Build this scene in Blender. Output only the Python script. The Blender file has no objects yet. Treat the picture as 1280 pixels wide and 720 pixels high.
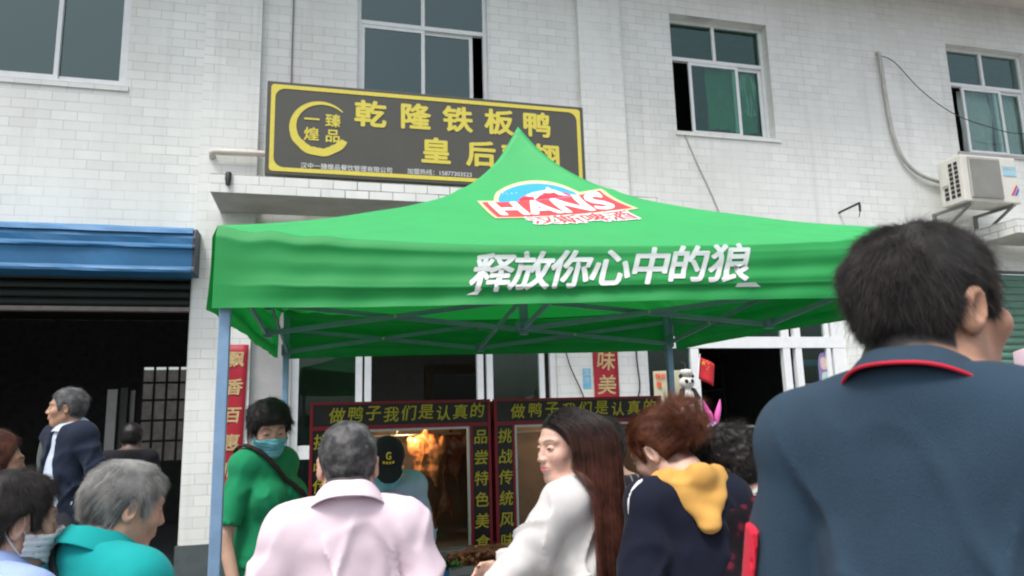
import bpy, bmesh, math, random
import numpy as np
from mathutils import Vector, Matrix, Euler
random.seed(4); np.random.seed(4)
S = bpy.context.scene
COL = S.collection
PI = math.pi
R_ = math.radians

# ---------------------------------------------------------------- camera, sky, sun, exposure
cam_d = bpy.data.cameras.new('camera'); cam = bpy.data.objects.new('camera', cam_d); COL.objects.link(cam)
cam_d.sensor_width = 36.0; cam_d.lens = 25.6; cam_d.clip_end = 2000.0; cam_d.clip_start = 0.05
_r = Vector((0.96769, -0.25075, -0.02641)); _u = Vector((-0.01851, -0.17511, 0.98437)); _f = Vector((0.25146, 0.95208, 0.17409))
cam.matrix_world = Matrix(((_r.x, _u.x, -_f.x, 0), (_r.y, _u.y, -_f.y, 0), (_r.z, _u.z, -_f.z, 1.6), (0, 0, 0, 1)))
cam_d.dof.use_dof = True; cam_d.dof.focus_distance = 3.6; cam_d.dof.aperture_fstop = 5.6
S.camera = cam

SUN_EL, SUN_AZ = 64.0, -42.0      # azimuth measured from -Y (behind the camera) towards -X when negative
W = bpy.data.worlds.new("World"); S.world = W; W.use_nodes = True
nt = W.node_tree; nt.nodes.clear()
sky = nt.nodes.new('ShaderNodeTexSky'); sky.sky_type = 'NISHITA'; sky.sun_disc = False
sky.sun_elevation = R_(SUN_EL); sky.sun_rotation = R_(180 + SUN_AZ * -1); sky.air_density = 1.0; sky.dust_density = 4.0; sky.ozone_density = 1.0
hsv = nt.nodes.new('ShaderNodeHueSaturation'); hsv.inputs['Saturation'].default_value = 0.5
bg = nt.nodes.new('ShaderNodeBackground'); bg.inputs['Strength'].default_value = 0.145
wo = nt.nodes.new('ShaderNodeOutputWorld')
nt.links.new(sky.outputs[0], hsv.inputs['Color']); nt.links.new(hsv.outputs[0], bg.inputs['Color']); nt.links.new(bg.outputs[0], wo.inputs['Surface'])
sun_d = bpy.data.lights.new('sun', 'SUN'); sun_d.energy = 1.7; sun_d.angle = R_(14); sun_d.color = (1.0, 0.975, 0.94)
sun = bpy.data.objects.new('sun', sun_d); COL.objects.link(sun)
_az = R_(SUN_AZ); _el = R_(SUN_EL)
_sd = Vector((math.sin(_az) * math.cos(_el), -math.cos(_az) * math.cos(_el), math.sin(_el)))
sun.rotation_euler = _sd.to_track_quat('Z', 'Y').to_euler()
S.view_settings.view_transform = 'Standard'; S.view_settings.look = 'None'; S.view_settings.gamma = 1.0
S.view_settings.use_curve_mapping = False
S.view_settings.exposure = 0.80
S.render.engine = 'CYCLES'
S.cycles.filter_width = 2.1
S.cycles.max_bounces = 8; S.cycles.transparent_max_bounces = 16
S.cycles.use_denoising = True

# ---------------------------------------------------------------- helpers
def link(o, parent=None):
    COL.objects.link(o)
    if parent is not None: o.parent = parent
    return o
def tag(o, label=None, cat=None, group=None, kind=None):
    if label: o['label'] = label
    if cat: o['category'] = cat
    if group: o['group'] = group
    if kind: o['kind'] = kind
    return o
def empty(name, loc=(0, 0, 0), rz=0, label=None, cat=None, group=None, parent=None):
    o = bpy.data.objects.new(name, None); o.empty_display_size = 0.1
    link(o, parent); o.location = loc; o.rotation_euler = (0, 0, rz)
    return tag(o, label, cat, group)

def ramp(nt, stops):
    n = nt.nodes.new('ShaderNodeValToRGB'); e = n.color_ramp.elements
    e[0].position, e[0].color = stops[0][0], (*stops[0][1], 1)
    e[1].position, e[1].color = stops[-1][0], (*stops[-1][1], 1)
    for p, c in stops[1:-1]:
        x = e.new(p); x.color = (*c, 1)
    return n
def mat(name, col, rough=0.6, metal=0.0, noise=0.0, nscale=8.0, bump=0.0, bscale=40.0, spec=0.4, sss=0.0, transl=None, stretch=None, sheen=0.0, coat=0.0, emis=None, wrinkle=0.0):
    m = bpy.data.materials.new(name); m.use_nodes = True
    nt = m.node_tree; L = nt.links; p = nt.nodes['Principled BSDF']; out = nt.nodes['Material Output']
    p.inputs['Roughness'].default_value = rough; p.inputs['Metallic'].default_value = metal
    p.inputs['Specular IOR Level'].default_value = spec
    p.inputs['Base Color'].default_value = (*col, 1)
    tc = nt.nodes.new('ShaderNodeTexCoord'); src = tc.outputs['Object']
    if stretch:
        mp = nt.nodes.new('ShaderNodeMapping'); mp.inputs['Scale'].default_value = stretch
        L.new(src, mp.inputs['Vector']); src = mp.outputs[0]
    if noise > 0:
        n = nt.nodes.new('ShaderNodeTexNoise'); n.inputs['Scale'].default_value = nscale; n.inputs['Detail'].default_value = 5; n.inputs['Roughness'].default_value = 0.6
        L.new(src, n.inputs['Vector'])
        lo = tuple(max(0, c * (1 - noise)) for c in col); hi = tuple(min(1, c * (1 + noise)) for c in col)
        rp = ramp(nt, [(0.3, lo), (0.7, hi)]); L.new(n.outputs['Fac'], rp.inputs['Fac']); L.new(rp.outputs[0], p.inputs['Base Color'])
    if bump > 0:
        n2 = nt.nodes.new('ShaderNodeTexNoise'); n2.inputs['Scale'].default_value = bscale; n2.inputs['Detail'].default_value = 4
        L.new(src, n2.inputs['Vector'])
        b = nt.nodes.new('ShaderNodeBump'); b.inputs['Strength'].default_value = bump; b.inputs['Distance'].default_value = 0.01
        L.new(n2.outputs['Fac'], b.inputs['Height']); L.new(b.outputs[0], p.inputs['Normal'])
        if wrinkle > 0:
            mp3 = nt.nodes.new('ShaderNodeMapping'); mp3.inputs['Scale'].default_value = (1, 1, .55); mp3.inputs['Rotation'].default_value = (0, .35, 0); L.new(tc.outputs['Object'], mp3.inputs[0])
            n4 = nt.nodes.new('ShaderNodeTexNoise'); n4.noise_type = 'RIDGED_MULTIFRACTAL'; n4.inputs['Scale'].default_value = 6.5; n4.inputs['Detail'].default_value = 3; n4.inputs['Distortion'].default_value = .6; L.new(mp3.outputs[0], n4.inputs['Vector'])
            b4 = nt.nodes.new('ShaderNodeBump'); b4.inputs['Strength'].default_value = wrinkle; b4.inputs['Distance'].default_value = .02; L.new(n4.outputs['Fac'], b4.inputs['Height']); L.new(b4.outputs[0], b.inputs['Normal'])
    if sss > 0:
        p.inputs['Subsurface Weight'].default_value = sss; p.inputs['Subsurface Radius'].default_value = (1, .35, .2); p.inputs['Subsurface Scale'].default_value = 0.012
    if sheen > 0: p.inputs['Sheen Weight'].default_value = sheen; p.inputs['Sheen Roughness'].default_value = 0.5
    if coat > 0: p.inputs['Coat Weight'].default_value = coat; p.inputs['Coat Roughness'].default_value = 0.15
    if emis: p.inputs['Emission Color'].default_value = (*emis[:3], 1); p.inputs['Emission Strength'].default_value = emis[3]
    if transl:
        t = nt.nodes.new('ShaderNodeBsdfTranslucent'); t.inputs['Color'].default_value = (*transl[:3], 1)
        mx = nt.nodes.new('ShaderNodeMixShader'); mx.inputs[0].default_value = transl[3]
        L.new(p.outputs[0], mx.inputs[1]); L.new(t.outputs[0], mx.inputs[2]); L.new(mx.outputs[0], out.inputs['Surface'])
    return m
def tile_mat(name, bw, bh, off_z=0.0, off_x=0.0, mortar=0.0032, base=(0.77, 0.79, 0.755), grout=(0.49, 0.49, 0.47), dirt=0.11):
    m = bpy.data.materials.new(name); m.use_nodes = True
    nt = m.node_tree; L = nt.links; p = nt.nodes['Principled BSDF']
    tc = nt.nodes.new('ShaderNodeTexCoord'); sx = nt.nodes.new('ShaderNodeSeparateXYZ'); L.new(tc.outputs['Object'], sx.inputs[0])
    ad = nt.nodes.new('ShaderNodeMath'); ad.operation = 'ADD'; L.new(sx.outputs['X'], ad.inputs[0]); L.new(sx.outputs['Y'], ad.inputs[1])
    cb = nt.nodes.new('ShaderNodeCombineXYZ')
    ax = nt.nodes.new('ShaderNodeMath'); ax.operation = 'ADD'; ax.inputs[1].default_value = off_x + 50 * bw; L.new(ad.outputs[0], ax.inputs[0]); L.new(ax.outputs[0], cb.inputs['X'])
    az = nt.nodes.new('ShaderNodeMath'); az.operation = 'ADD'; az.inputs[1].default_value = off_z; L.new(sx.outputs['Z'], az.inputs[0]); L.new(az.outputs[0], cb.inputs['Y'])
    # courses laid by hand are never dead straight
    wn = nt.nodes.new('ShaderNodeTexNoise'); wn.inputs['Scale'].default_value = 1.3; wn.inputs['Detail'].default_value = 2; L.new(tc.outputs['Object'], wn.inputs['Vector'])
    wv = nt.nodes.new('ShaderNodeVectorMath'); wv.operation = 'SCALE'; wv.inputs['Scale'].default_value = 0.012; L.new(wn.outputs['Color'], wv.inputs[0])
    wa = nt.nodes.new('ShaderNodeVectorMath'); L.new(cb.outputs[0], wa.inputs[0]); L.new(wv.outputs[0], wa.inputs[1])
    br = nt.nodes.new('ShaderNodeTexBrick'); br.inputs['Scale'].default_value = 1.0
    br.inputs['Brick Width'].default_value = bw; br.inputs['Row Height'].default_value = bh; br.inputs['Mortar Size'].default_value = mortar
    br.inputs['Mortar Smooth'].default_value = 0.3
    br.inputs['Color1'].default_value = (*base, 1); br.inputs['Color2'].default_value = (*[c * 0.91 for c in base], 1); br.inputs['Mortar'].default_value = (*grout, 1)
    L.new(wa.outputs[0], br.inputs['Vector'])
    # grout that is cleaner in some places, dirtier in others
    n = nt.nodes.new('ShaderNodeTexNoise'); n.inputs['Scale'].default_value = 0.8; n.inputs['Detail'].default_value = 7; n.inputs['Roughness'].default_value = 0.62
    mp = nt.nodes.new('ShaderNodeMapping'); mp.inputs['Scale'].default_value = (1.6, 1.6, 0.45); L.new(tc.outputs['Object'], mp.inputs[0]); L.new(mp.outputs[0], n.inputs['Vector'])
    rp = ramp(nt, [(0.36, (1 - dirt, 1 - dirt, 1 - dirt * 1.15)), (0.62, (1, 1, 1))]); L.new(n.outputs['Fac'], rp.inputs['Fac'])
    n3 = nt.nodes.new('ShaderNodeTexNoise'); n3.inputs['Scale'].default_value = 2.2; n3.inputs['Detail'].default_value = 3; L.new(tc.outputs['Object'], n3.inputs['Vector'])
    rg = ramp(nt, [(0.4, (0, 0, 0)), (0.66, (0.75, 0.75, 0.75))]); L.new(n3.outputs['Fac'], rg.inputs['Fac'])
    mg = nt.nodes.new('ShaderNodeMix'); mg.data_type = 'RGBA'; mg.inputs[7].default_value = (*[c * 0.95 for c in base], 1); L.new(rg.outputs[0], mg.inputs[0]); L.new(br.outputs['Color'], mg.inputs[6])
    ns = nt.nodes.new('ShaderNodeTexNoise'); ns.inputs['Scale'].default_value = 1.0; ns.inputs['Detail'].default_value = 6; ms = nt.nodes.new('ShaderNodeMapping'); ms.inputs['Scale'].default_value = (7, 7, .28); L.new(tc.outputs['Object'], ms.inputs[0]); L.new(ms.outputs[0], ns.inputs['Vector'])
    rs = ramp(nt, [(0.55, (1, 1, 1)), (0.78, (1 - dirt * 1.3, 1 - dirt * 1.35, 1 - dirt * 1.5))]); L.new(ns.outputs['Fac'], rs.inputs['Fac'])
    m2 = nt.nodes.new('ShaderNodeMix'); m2.data_type = 'RGBA'; m2.blend_type = 'MULTIPLY'; m2.inputs[0].default_value = 1.0; L.new(mg.outputs[2], m2.inputs[6]); L.new(rs.outputs[0], m2.inputs[7]); mg = m2
    mx = nt.nodes.new('ShaderNodeMix'); mx.data_type = 'RGBA'; mx.blend_type = 'MULTIPLY'; mx.inputs[0].default_value = 1.0
    L.new(mg.outputs[2], mx.inputs[6]); L.new(rp.outputs[0], mx.inputs[7]); L.new(mx.outputs[2], p.inputs['Base Color'])
    b = nt.nodes.new('ShaderNodeBump'); b.inputs['Strength'].default_value = 0.5; b.inputs['Distance'].default_value = 0.004; b.invert = True
    L.new(br.outputs['Fac'], b.inputs['Height']); L.new(b.outputs[0], p.inputs['Normal'])
    p.inputs['Roughness'].default_value = 0.42; p.inputs['Specular IOR Level'].default_value = 0.4
    return m
def glass_mat(name, tint=(0.55, 0.72, 0.68), refl=1.0, ior=1.5, rough=0.02):
    m = bpy.data.materials.new(name); m.use_nodes = True
    nt = m.node_tree; L = nt.links; nt.nodes.remove(nt.nodes['Principled BSDF']); out = nt.nodes['Material Output']
    t = nt.nodes.new('ShaderNodeBsdfTransparent'); t.inputs[0].default_value = (*tint, 1)
    g = nt.nodes.new('ShaderNodeBsdfGlossy'); g.inputs['Roughness'].default_value = rough; g.inputs['Color'].default_value = (refl * .74, refl * .94, refl * .90, 1)
    f = nt.nodes.new('ShaderNodeFresnel'); ge = nt.nodes.new('ShaderNodeNewGeometry'); mr = nt.nodes.new('ShaderNodeMapRange')
    mr.inputs[3].default_value = ior; mr.inputs[4].default_value = 1 / ior; L.new(ge.outputs['Backfacing'], mr.inputs[0]); L.new(mr.outputs[0], f.inputs['IOR'])
    tc = nt.nodes.new('ShaderNodeTexCoord'); n = nt.nodes.new('ShaderNodeTexNoise'); n.inputs['Scale'].default_value = 1.2
    b = nt.nodes.new('ShaderNodeBump'); b.inputs['Strength'].default_value = 0.06; b.inputs['Distance'].default_value = 0.05
    L.new(tc.outputs['Object'], n.inputs['Vector']); L.new(n.outputs['Fac'], b.inputs['Height']); L.new(b.outputs[0], g.inputs['Normal'])
    mx = nt.nodes.new('ShaderNodeMixShader'); L.new(f.outputs[0], mx.inputs[0]); L.new(t.outputs[0], mx.inputs[1]); L.new(g.outputs[0], mx.inputs[2]); L.new(mx.outputs[0], out.inputs['Surface'])
    return m

class MB:
    """collects boxes, bars, tubes and loose faces; build() links them as ONE mesh object"""
    def __init__(s): s.v = []; s.f = []; s.sm = []
    def add(s, vs, fs, smooth=False):
        o = len(s.v); s.v += [tuple(v) for v in vs]; s.f += [tuple(i + o for i in f) for f in fs]; s.sm += [smooth] * len(fs); return s
    def box(s, x0, x1, y0, y1, z0, z1, M=None, bev=0.0):
        if bev > 0:
            b = bev; V = []
            bm = bmesh.new(); bmesh.ops.create_cube(bm, size=1.0)
            for v in bm.verts: v.co = ((x0 + x1) / 2 + v.co.x * (x1 - x0), (y0 + y1) / 2 + v.co.y * (y1 - y0), (z0 + z1) / 2 + v.co.z * (z1 - z0))
            bmesh.ops.bevel(bm, geom=bm.edges[:], offset=b, segments=2, affect='EDGES', profile=0.6)
            bm.verts.index_update()
            vs = [(M @ v.co) if M else v.co.copy() for v in bm.verts]; fs = [[v.index for v in f.verts] for f in bm.faces]; bm.free()
            return s.add(vs, fs)
        vs = [Vector((x, y, z)) for x in (x0, x1) for y in (y0, y1) for z in (z0, z1)]
        if M: vs = [M @ v for v in vs]
        return s.add(vs, [(0, 1, 3, 2), (4, 6, 7, 5), (0, 4, 5, 1), (2, 3, 7, 6), (0, 2, 6, 4), (1, 5, 7, 3)])
    def bar(s, a, b, w, h=None, up=(0, 0, 1)):
        a = Vector(a); b = Vector(b); d = (b - a).normalized(); h = h or w
        u = Vector(up); sd = d.cross(u)
        if sd.length < 1e-4: sd = d.cross(Vector((0, 1, 0)))
        sd.normalize(); u2 = sd.cross(d)
        vs = []
        for c in (a, b):
            for i, j in ((-1, -1), (1, -1), (1, 1), (-1, 1)): vs.append(c + sd * (i * w / 2) + u2 * (j * h / 2))
        return s.add(vs, [(3, 2, 1, 0), (4, 5, 6, 7), (0, 1, 5, 4), (1, 2, 6, 5), (2, 3, 7, 6), (3, 0, 4, 7)])
    def tube(s, pts, r, n=10, cap=True):
        pts = [Vector(p) for p in pts]; rs = r if isinstance(r, (list, tuple)) else [r] * len(pts)
        prev = None; rings = []
        for i, p in enumerate(pts):
            d = (pts[min(i + 1, len(pts) - 1)] - pts[max(i - 1, 0)]).normalized()
            if prev is None:
                u = d.cross(Vector((0, 0, 1)))
                if u.length < 1e-3: u = d.cross(Vector((0, 1, 0)))
                u.normalize()
            else: u = (prev - d * prev.dot(d)).normalized()
            prev = u; w = d.cross(u)
            rings.append([p + (u * math.cos(2 * PI * k / n) + w * math.sin(2 * PI * k / n)) * rs[i] for k in range(n)])
        vs = [v for rg in rings for v in rg]; fs = []
        for i in range(len(pts) - 1):
            for k in range(n): fs.append((i * n + k, i * n + (k + 1) % n, (i + 1) * n + (k + 1) % n, (i + 1) * n + k))
        s.add(vs, fs, True)
        if cap: s.add(rings[0], [tuple(range(n))[::-1]]); s.add(rings[-1], [tuple(range(n))])
        return s
    def lathe(s, prof, c=(0, 0, 0), n=20):
        c = Vector(c); vs = [c + Vector((r * math.cos(2 * PI * k / n), r * math.sin(2 * PI * k / n), z)) for r, z in prof for k in range(n)]
        fs = [(i * n + k, i * n + (k + 1) % n, (i + 1) * n + (k + 1) % n, (i + 1) * n + k) for i in range(len(prof) - 1) for k in range(n)]
        return s.add(vs, fs, True)
    def prism(s, outline, y0, y1):   # outline in (x, z), thickness along y
        n = len(outline)
        vs = [(x, y0, z) for x, z in outline] + [(x, y1, z) for x, z in outline]
        return s.add(vs, [tuple(range(n)), tuple(range(2 * n - 1, n - 1, -1))] + [(i, i + n, (i + 1) % n + n, (i + 1) % n) for i in range(n)])
    def build(s, name, m, parent=None, loc=None):
        me = bpy.data.meshes.new(name); me.from_pydata(s.v, [], s.f)
        me.polygons.foreach_set('use_smooth', s.sm)
        bm = bmesh.new(); bm.from_mesh(me); bmesh.ops.recalc_face_normals(bm, faces=bm.faces[:]); bm.to_mesh(me); bm.free()
        me.materials.append(m); o = bpy.data.objects.new(name, me); link(o, parent)
        if loc is not None: o.location = loc
        return o
def box(name, m, x0, x1, y0, y1, z0, z1, parent=None, bev=0.0): return MB().box(x0, x1, y0, y1, z0, z1, bev=bev).build(name, m, parent)

def text_mesh(s, size, bold=0.0, shear=0.0, res=3, spacing=1.0, align='CENTER', line=1.0):
    """letters as flat triangles in the local XY plane; bold letters are printed several times with a small shift, like a wide brush"""
    c = bpy.data.curves.new('t', 'FONT'); c.body = s; c.size = size; c.align_x = align; c.align_y = 'CENTER'
    c.shear = shear; c.resolution_u = res; c.space_character = spacing; c.space_line = line; c.fill_mode = 'FRONT'
    o = bpy.data.objects.new('t', c); COL.objects.link(o); bpy.context.view_layer.update()
    dg = bpy.context.evaluated_depsgraph_get(); me = bpy.data.meshes.new_from_object(o.evaluated_get(dg))
    vs = np.zeros(len(me.vertices) * 3); me.vertices.foreach_get('co', vs); fs = [tuple(p.vertices) for p in me.polygons]
    bpy.data.objects.remove(o); bpy.data.curves.remove(c); bpy.data.meshes.remove(me)
    vs = vs.reshape(-1, 3)
    if bold > 0:
        n = 8; V = [vs + np.array([bold * math.cos(2 * PI * k / n), bold * math.sin(2 * PI * k / n), .00016 * k]) for k in range(n)]
        F = [tuple(i + k * len(vs) for i in f) for k in range(n) for f in fs]; vs = np.concatenate(V); fs = F
    return vs, fs
def letters_on_wall(name, items, y, m, parent=None, thick=0.0):
    """items: (string, size, x, z, bold, shear[, xscale, spacing]); laid on a plane facing -Y at depth y; one mesh of lettering"""
    V = []; F = []
    for it in items:
        st, size, x, z, bold, shear = it[:6]; xs = it[6] if len(it) > 6 else 1.0; sp = it[7] if len(it) > 7 else 1.0
        v, f = text_mesh(st, size, bold, shear, spacing=sp)
        o = len(V); V += [(x + a[0] * xs, y - a[2], z + a[1]) for a in v]; F += [tuple(i + o for i in q) for q in f]
    me = bpy.data.meshes.new(name); me.from_pydata(V, [], F); me.materials.append(m)
    o = bpy.data.objects.new(name, me); link(o, parent)
    if thick: md = o.modifiers.new('s', 'SOLIDIFY'); md.thickness = thick; md.offset = 0
    return o

# ---------------------------------------------------------------- materials of the place
M_tile = tile_mat('white wall tile', 0.245, 0.103)
M_tile_c = tile_mat('white canopy tile', 0.235, 0.0925, off_z=-3.795, mortar=0.005, base=(0.75, 0.755, 0.73), grout=(0.16, 0.16, 0.15), dirt=0.1)
M_cement = mat('grey cement', (0.36, 0.36, 0.35), 0.85, noise=0.12, nscale=3, bump=0.15, bscale=60)
M_soffit = mat('stained cement soffit', (0.40, 0.40, 0.36), 0.9, noise=0.14, nscale=4, bump=0.2, bscale=30)
M_eave = mat('pale eave plaster', (0.62, 0.56, 0.53), 0.9, noise=0.08, nscale=3)
M_darkbase = mat('dark skirting paint', (0.075, 0.095, 0.10), 0.6, noise=0.2, nscale=6)
M_alu = mat('white window frame', (0.74, 0.76, 0.76), 0.4, noise=0.05, nscale=12)
M_alug = mat('dull aluminium frame', (0.50, 0.52, 0.52), 0.4, metal=0.35, noise=0.08, nscale=12)
M_glass = glass_mat('green tinted glass', (0.16, 0.30, 0.27), refl=0.8, ior=2.1)
M_glassw = glass_mat('pale tinted glass', (0.78, 0.86, 0.84), refl=0.8, ior=1.8)
M_glassd = glass_mat('shop door glass', (0.72, 0.80, 0.77), refl=0.9)
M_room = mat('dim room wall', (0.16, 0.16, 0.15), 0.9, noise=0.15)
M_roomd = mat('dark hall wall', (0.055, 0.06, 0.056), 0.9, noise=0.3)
M_floor_in = mat('indoor concrete floor', (0.12, 0.12, 0.115), 0.7, noise=0.2)
M_asphalt = mat('asphalt', (0.055, 0.055, 0.056), 0.9, noise=0.3, nscale=30, bump=0.4, bscale=120)
M_paving = mat('grey concrete paving', (0.24, 0.235, 0.225), 0.85, noise=0.18, nscale=5, bump=0.2, bscale=50)
M_black = mat('black plastic', (0.02, 0.02, 0.022), 0.5)

# ---------------------------------------------------------------- ground
g = MB(); g.add([(-600, -600, 0), (600, -600, 0), (600, 600, 0), (-600, 600, 0)], [(0, 1, 2, 3)])
tag(g.build('road', M_asphalt), kind='structure')
pv = MB().box(-14, 20, -1.0, 7.6, -0.05, 0.004)
tag(pv.build('pavement', M_paving), kind='structure')

# ---------------------------------------------------------------- the building
B = empty('shop_building', (0, 8, 0), 0, 'two storey white tiled building with shop fronts, green glazed windows and concrete canopies', 'building')
def bl(o): o.location = Vector(o.location) - Vector((0, 8, 0)) if o.parent == B else o.location; return o
YW = 8.0
holes = [(-3.9, -2.06, 5.15, 6.85), (0.335, 1.89, 4.75, 6.85), (4.355, 5.81, 5.15, 6.79), (8.82, 10.3, 5.18, 6.86),
         (-6.0, -1.32, 0.0, 3.25), (-0.30, 2.63, 0.0, 2.95), (3.72, 6.60, 0.0, 2.95), (8.95, 12.4, 0.0, 3.45)]
def wall_grid(name, x0, x1, z0, z1, y0, y1, holes, m, parent):
    xs = sorted(set([x0, x1] + [h[0] for h in holes] + [h[1] for h in holes])); zs = sorted(set([z0, z1] + [h[2] for h in holes] + [h[3] for h in holes]))
    nx, nz = len(xs) - 1, len(zs) - 1
    solid = [[not any(h[0] <= (xs[i] + xs[i + 1]) / 2 <= h[1] and h[2] <= (zs[k] + zs[k + 1]) / 2 <= h[3] for h in holes) for k in range(nz)] for i in range(nx)]
    mb = MB(); sol = lambda i, k: 0 <= i < nx and 0 <= k < nz and solid[i][k]
    for i in range(nx):
        for k in range(nz):
            if not solid[i][k]: continue
            a, b, c, d = xs[i], xs[i + 1], zs[k], zs[k + 1]
            mb.add([(a, y0, c), (b, y0, c), (b, y0, d), (a, y0, d)], [(0, 1, 2, 3)]); mb.add([(a, y1, c), (b, y1, c), (b, y1, d), (a, y1, d)], [(3, 2, 1, 0)])
            if not sol(i - 1, k): mb.add([(a, y0, c), (a, y0, d), (a, y1, d), (a, y1, c)], [(0, 1, 2, 3)])
            if not sol(i + 1, k): mb.add([(b, y0, c), (b, y1, c), (b, y1, d), (b, y0, d)], [(0, 1, 2, 3)])
            if not sol(i, k - 1): mb.add([(a, y0, c), (a, y1, c), (b, y1, c), (b, y0, c)], [(0, 1, 2, 3)])
            if not sol(i, k + 1): mb.add([(a, y0, d), (b, y0, d), (b, y1, d), (a, y1, d)], [(0, 1, 2, 3)])
    o = mb.build(name, m, parent)
    return o
def bp(o):           # a building part built in world coordinates
    o.location = (0, -8, 0); return o
bp(wall_grid('wall', -10, 16, 0, 7.6, YW, YW + 0.24, holes, M_tile, B))
for a, b, z0 in ((-1.29, -0.71, 0.46), (3.04, 3.61, 2.95)):
    bp(box('pilaster', M_tile, a, b, YW - 0.085, YW - 0.001, z0, 7.597, B))
bp(box('skirting', M_darkbase, -1.33, -0.70, YW - 0.10, YW - 0.002, 0, 0.455, B))
bp(box('skirting', M_darkbase, 2.60, 3.72, YW - 0.03, YW - 0.002, 0, 0.455, B))
bp(box('cement_strip', M_cement, -0.705, -0.305, YW - 0.02, YW - 0.0015, 0.0, 3.7, B))
# eave above
ev = MB().box(-10.5, 16.5, 6.95, 11, 7.6, 7.85); bp(ev.build('eave', M_eave, B))
# rear block
bp(MB().box(-10, 16, 16.0, 16.2, 0, 7.6).build('rear_wall', M_room, B)) if False else None
# concrete canopy over the duck shop and the one at the right
def canopy(x0, x1, yf, z0, z1):
    c = bp(MB().box(x0, x1, yf, YW - 0.09, z0, z1).build('canopy', M_soffit, B))
    t = MB(); t.box(x0 - 0.012, x1 + 0.012, yf - 0.014, yf - 0.002, z0 + 0.004, z1)
    t.box(x0 - 0.012, x0 - 0.002, yf - 0.001, YW - 0.09, z0 + 0.004, z1); t.box(x1 + 0.002, x1 + 0.012, yf - 0.001, YW - 0.09, z0 + 0.004, z1)
    e = t.build('tile_edge', M_tile_c, c); return c
cn = canopy(-1.05, 3.62, 7.21, 3.795, 3.98)
MB().tube([(-0.90, 7.19, 3.99), (-0.90, 7.17, 3.93), (-0.90, 7.165, 3.86)], [0.028, 0.03, 0.02], 8).build('drain_spout', M_black, cn)
canopy(8.785, 13.5, 7.28, 3.79, 3.99)

# ---- windows: frame pieces, sashes and tinted panes
M_curt_g = mat('green curtain', (0.10, 0.38, 0.20), 0.9, noise=0.15, transl=(0.15, 0.5, 0.28, 0.35))
M_curt_w = mat('pale curtain', (0.66, 0.70, 0.66), 0.9, noise=0.1, transl=(0.5, 0.5, 0.48, 0.3))
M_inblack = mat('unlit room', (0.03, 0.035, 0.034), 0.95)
def window(x0, x1, z0, z1, ztr, mull, sashes, open_gap=None, ytop=0.10, glass=None, room=True, curtain=None):
    y = YW + ytop; w = 0.045
    f = MB()
    f.box(x0 + .001, x0 + w, y, y + .06, z0 + .001, z1 - .001); f.box(x1 - w, x1 - .001, y, y + .06, z0 + .001, z1 - .001)
    f.box(x0 + w, x1 - w, y, y + .06, z0 + .001, z0 + w); f.box(x0 + w, x1 - w, y, y + .06, z1 - w, z1 - .001)
    if ztr: f.box(x0 + w, x1 - w, y - .004, y + .055, ztr - .025, ztr + .025)
    if ztr and mull: f.box(mull - .022, mull + .022, y, y + .055, ztr + .025, z1 - w)
    fr = bp(f.build('window', M_alu, B))
    g_ = glass or M_glass
    top = z1 - w
    def pane(a, b, c, d, yy):
        MB().box(a, b, yy, yy + .005, c, d).build('pane', g_, fr)
    if ztr:
        if mull:
            pane(x0 + w, mull - .022, ztr + .025, top, y + .028); pane(mull + .022, x1 - w, ztr + .025, top, y + .028)
        else: pane(x0 + w, x1 - w, ztr + .025, top, y + .028)
    zt = (ztr - .025) if ztr else top
    for a, b, dy in sashes:
        s = MB(); q = 0.042; yy = y + dy
        s.box(a, a + q, yy, yy + .025, z0 + w, zt); s.box(b - q, b, yy, yy + .025, z0 + w, zt)
        s.box(a + q, b - q, yy, yy + .025, z0 + w, z0 + w + q); s.box(a + q, b - q, yy, yy + .025, zt - q, zt)
        s.build('sash', M_alu, fr)
        pane(a + q, b - q, z0 + w + q, zt - q, yy + .01)
    if room:
        r = MB(); X0, X1, Y0, Y1, Z0, Z1 = x0 - .7, x1 + .7, YW + .26, YW + 3.0, z0 - .9, z1 + .3
        r.add([(X0, Y0, Z0), (X0, Y1, Z0), (X0, Y1, Z1), (X0, Y0, Z1)], [(0, 1, 2, 3)]); r.add([(X1, Y0, Z0), (X1, Y1, Z0), (X1, Y1, Z1), (X1, Y0, Z1)], [(3, 2, 1, 0)])
        r.add([(X0, Y1, Z0), (X1, Y1, Z0), (X1, Y1, Z1), (X0, Y1, Z1)], [(0, 1, 2, 3)]); r.add([(X0, Y0, Z0), (X1, Y0, Z0), (X1, Y1, Z0), (X0, Y1, Z0)], [(0, 1, 2, 3)])
        r.add([(X0, Y0, Z1), (X1, Y0, Z1), (X1, Y1, Z1), (X0, Y1, Z1)], [(0, 1, 2, 3)])
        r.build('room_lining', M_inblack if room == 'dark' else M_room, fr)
    for c in (curtain or []):
        a, b, c0, c1, m_, amp = c
        n = 60; vs = []; fs = []
        for j in range(9):
            z = c1 + (c0 - c1) * j / 8
            for i in range(n + 1):
                t = i / n; sp = 1 + 0.05 * math.sin(j * 0.8 + t * 5)
                vs.append((a + (b - a) * t * sp, YW + .222 + amp * .6 * math.sin(t * 34 + 0.5 * math.sin(j * .5)) * (0.4 + 0.6 * j / 8) + .02 * math.sin(t * 9 + j) * .5, z + .02 * math.sin(t * 7) * (j == 8)))
        for j in range(8):
            for i in range(n): k = j * (n + 1) + i; fs.append((k, k + 1, k + n + 2, k + n + 1))
        MB().add(vs, fs, True).build('curtain', m_, fr)
    return fr
window(-3.9, -2.06, 5.15, 6.85, None, None, [(-3.86, -2.72, 0.005), (-2.76, -2.105, 0.033)], room='dark', ytop=0.03, glass=M_glass)
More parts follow.
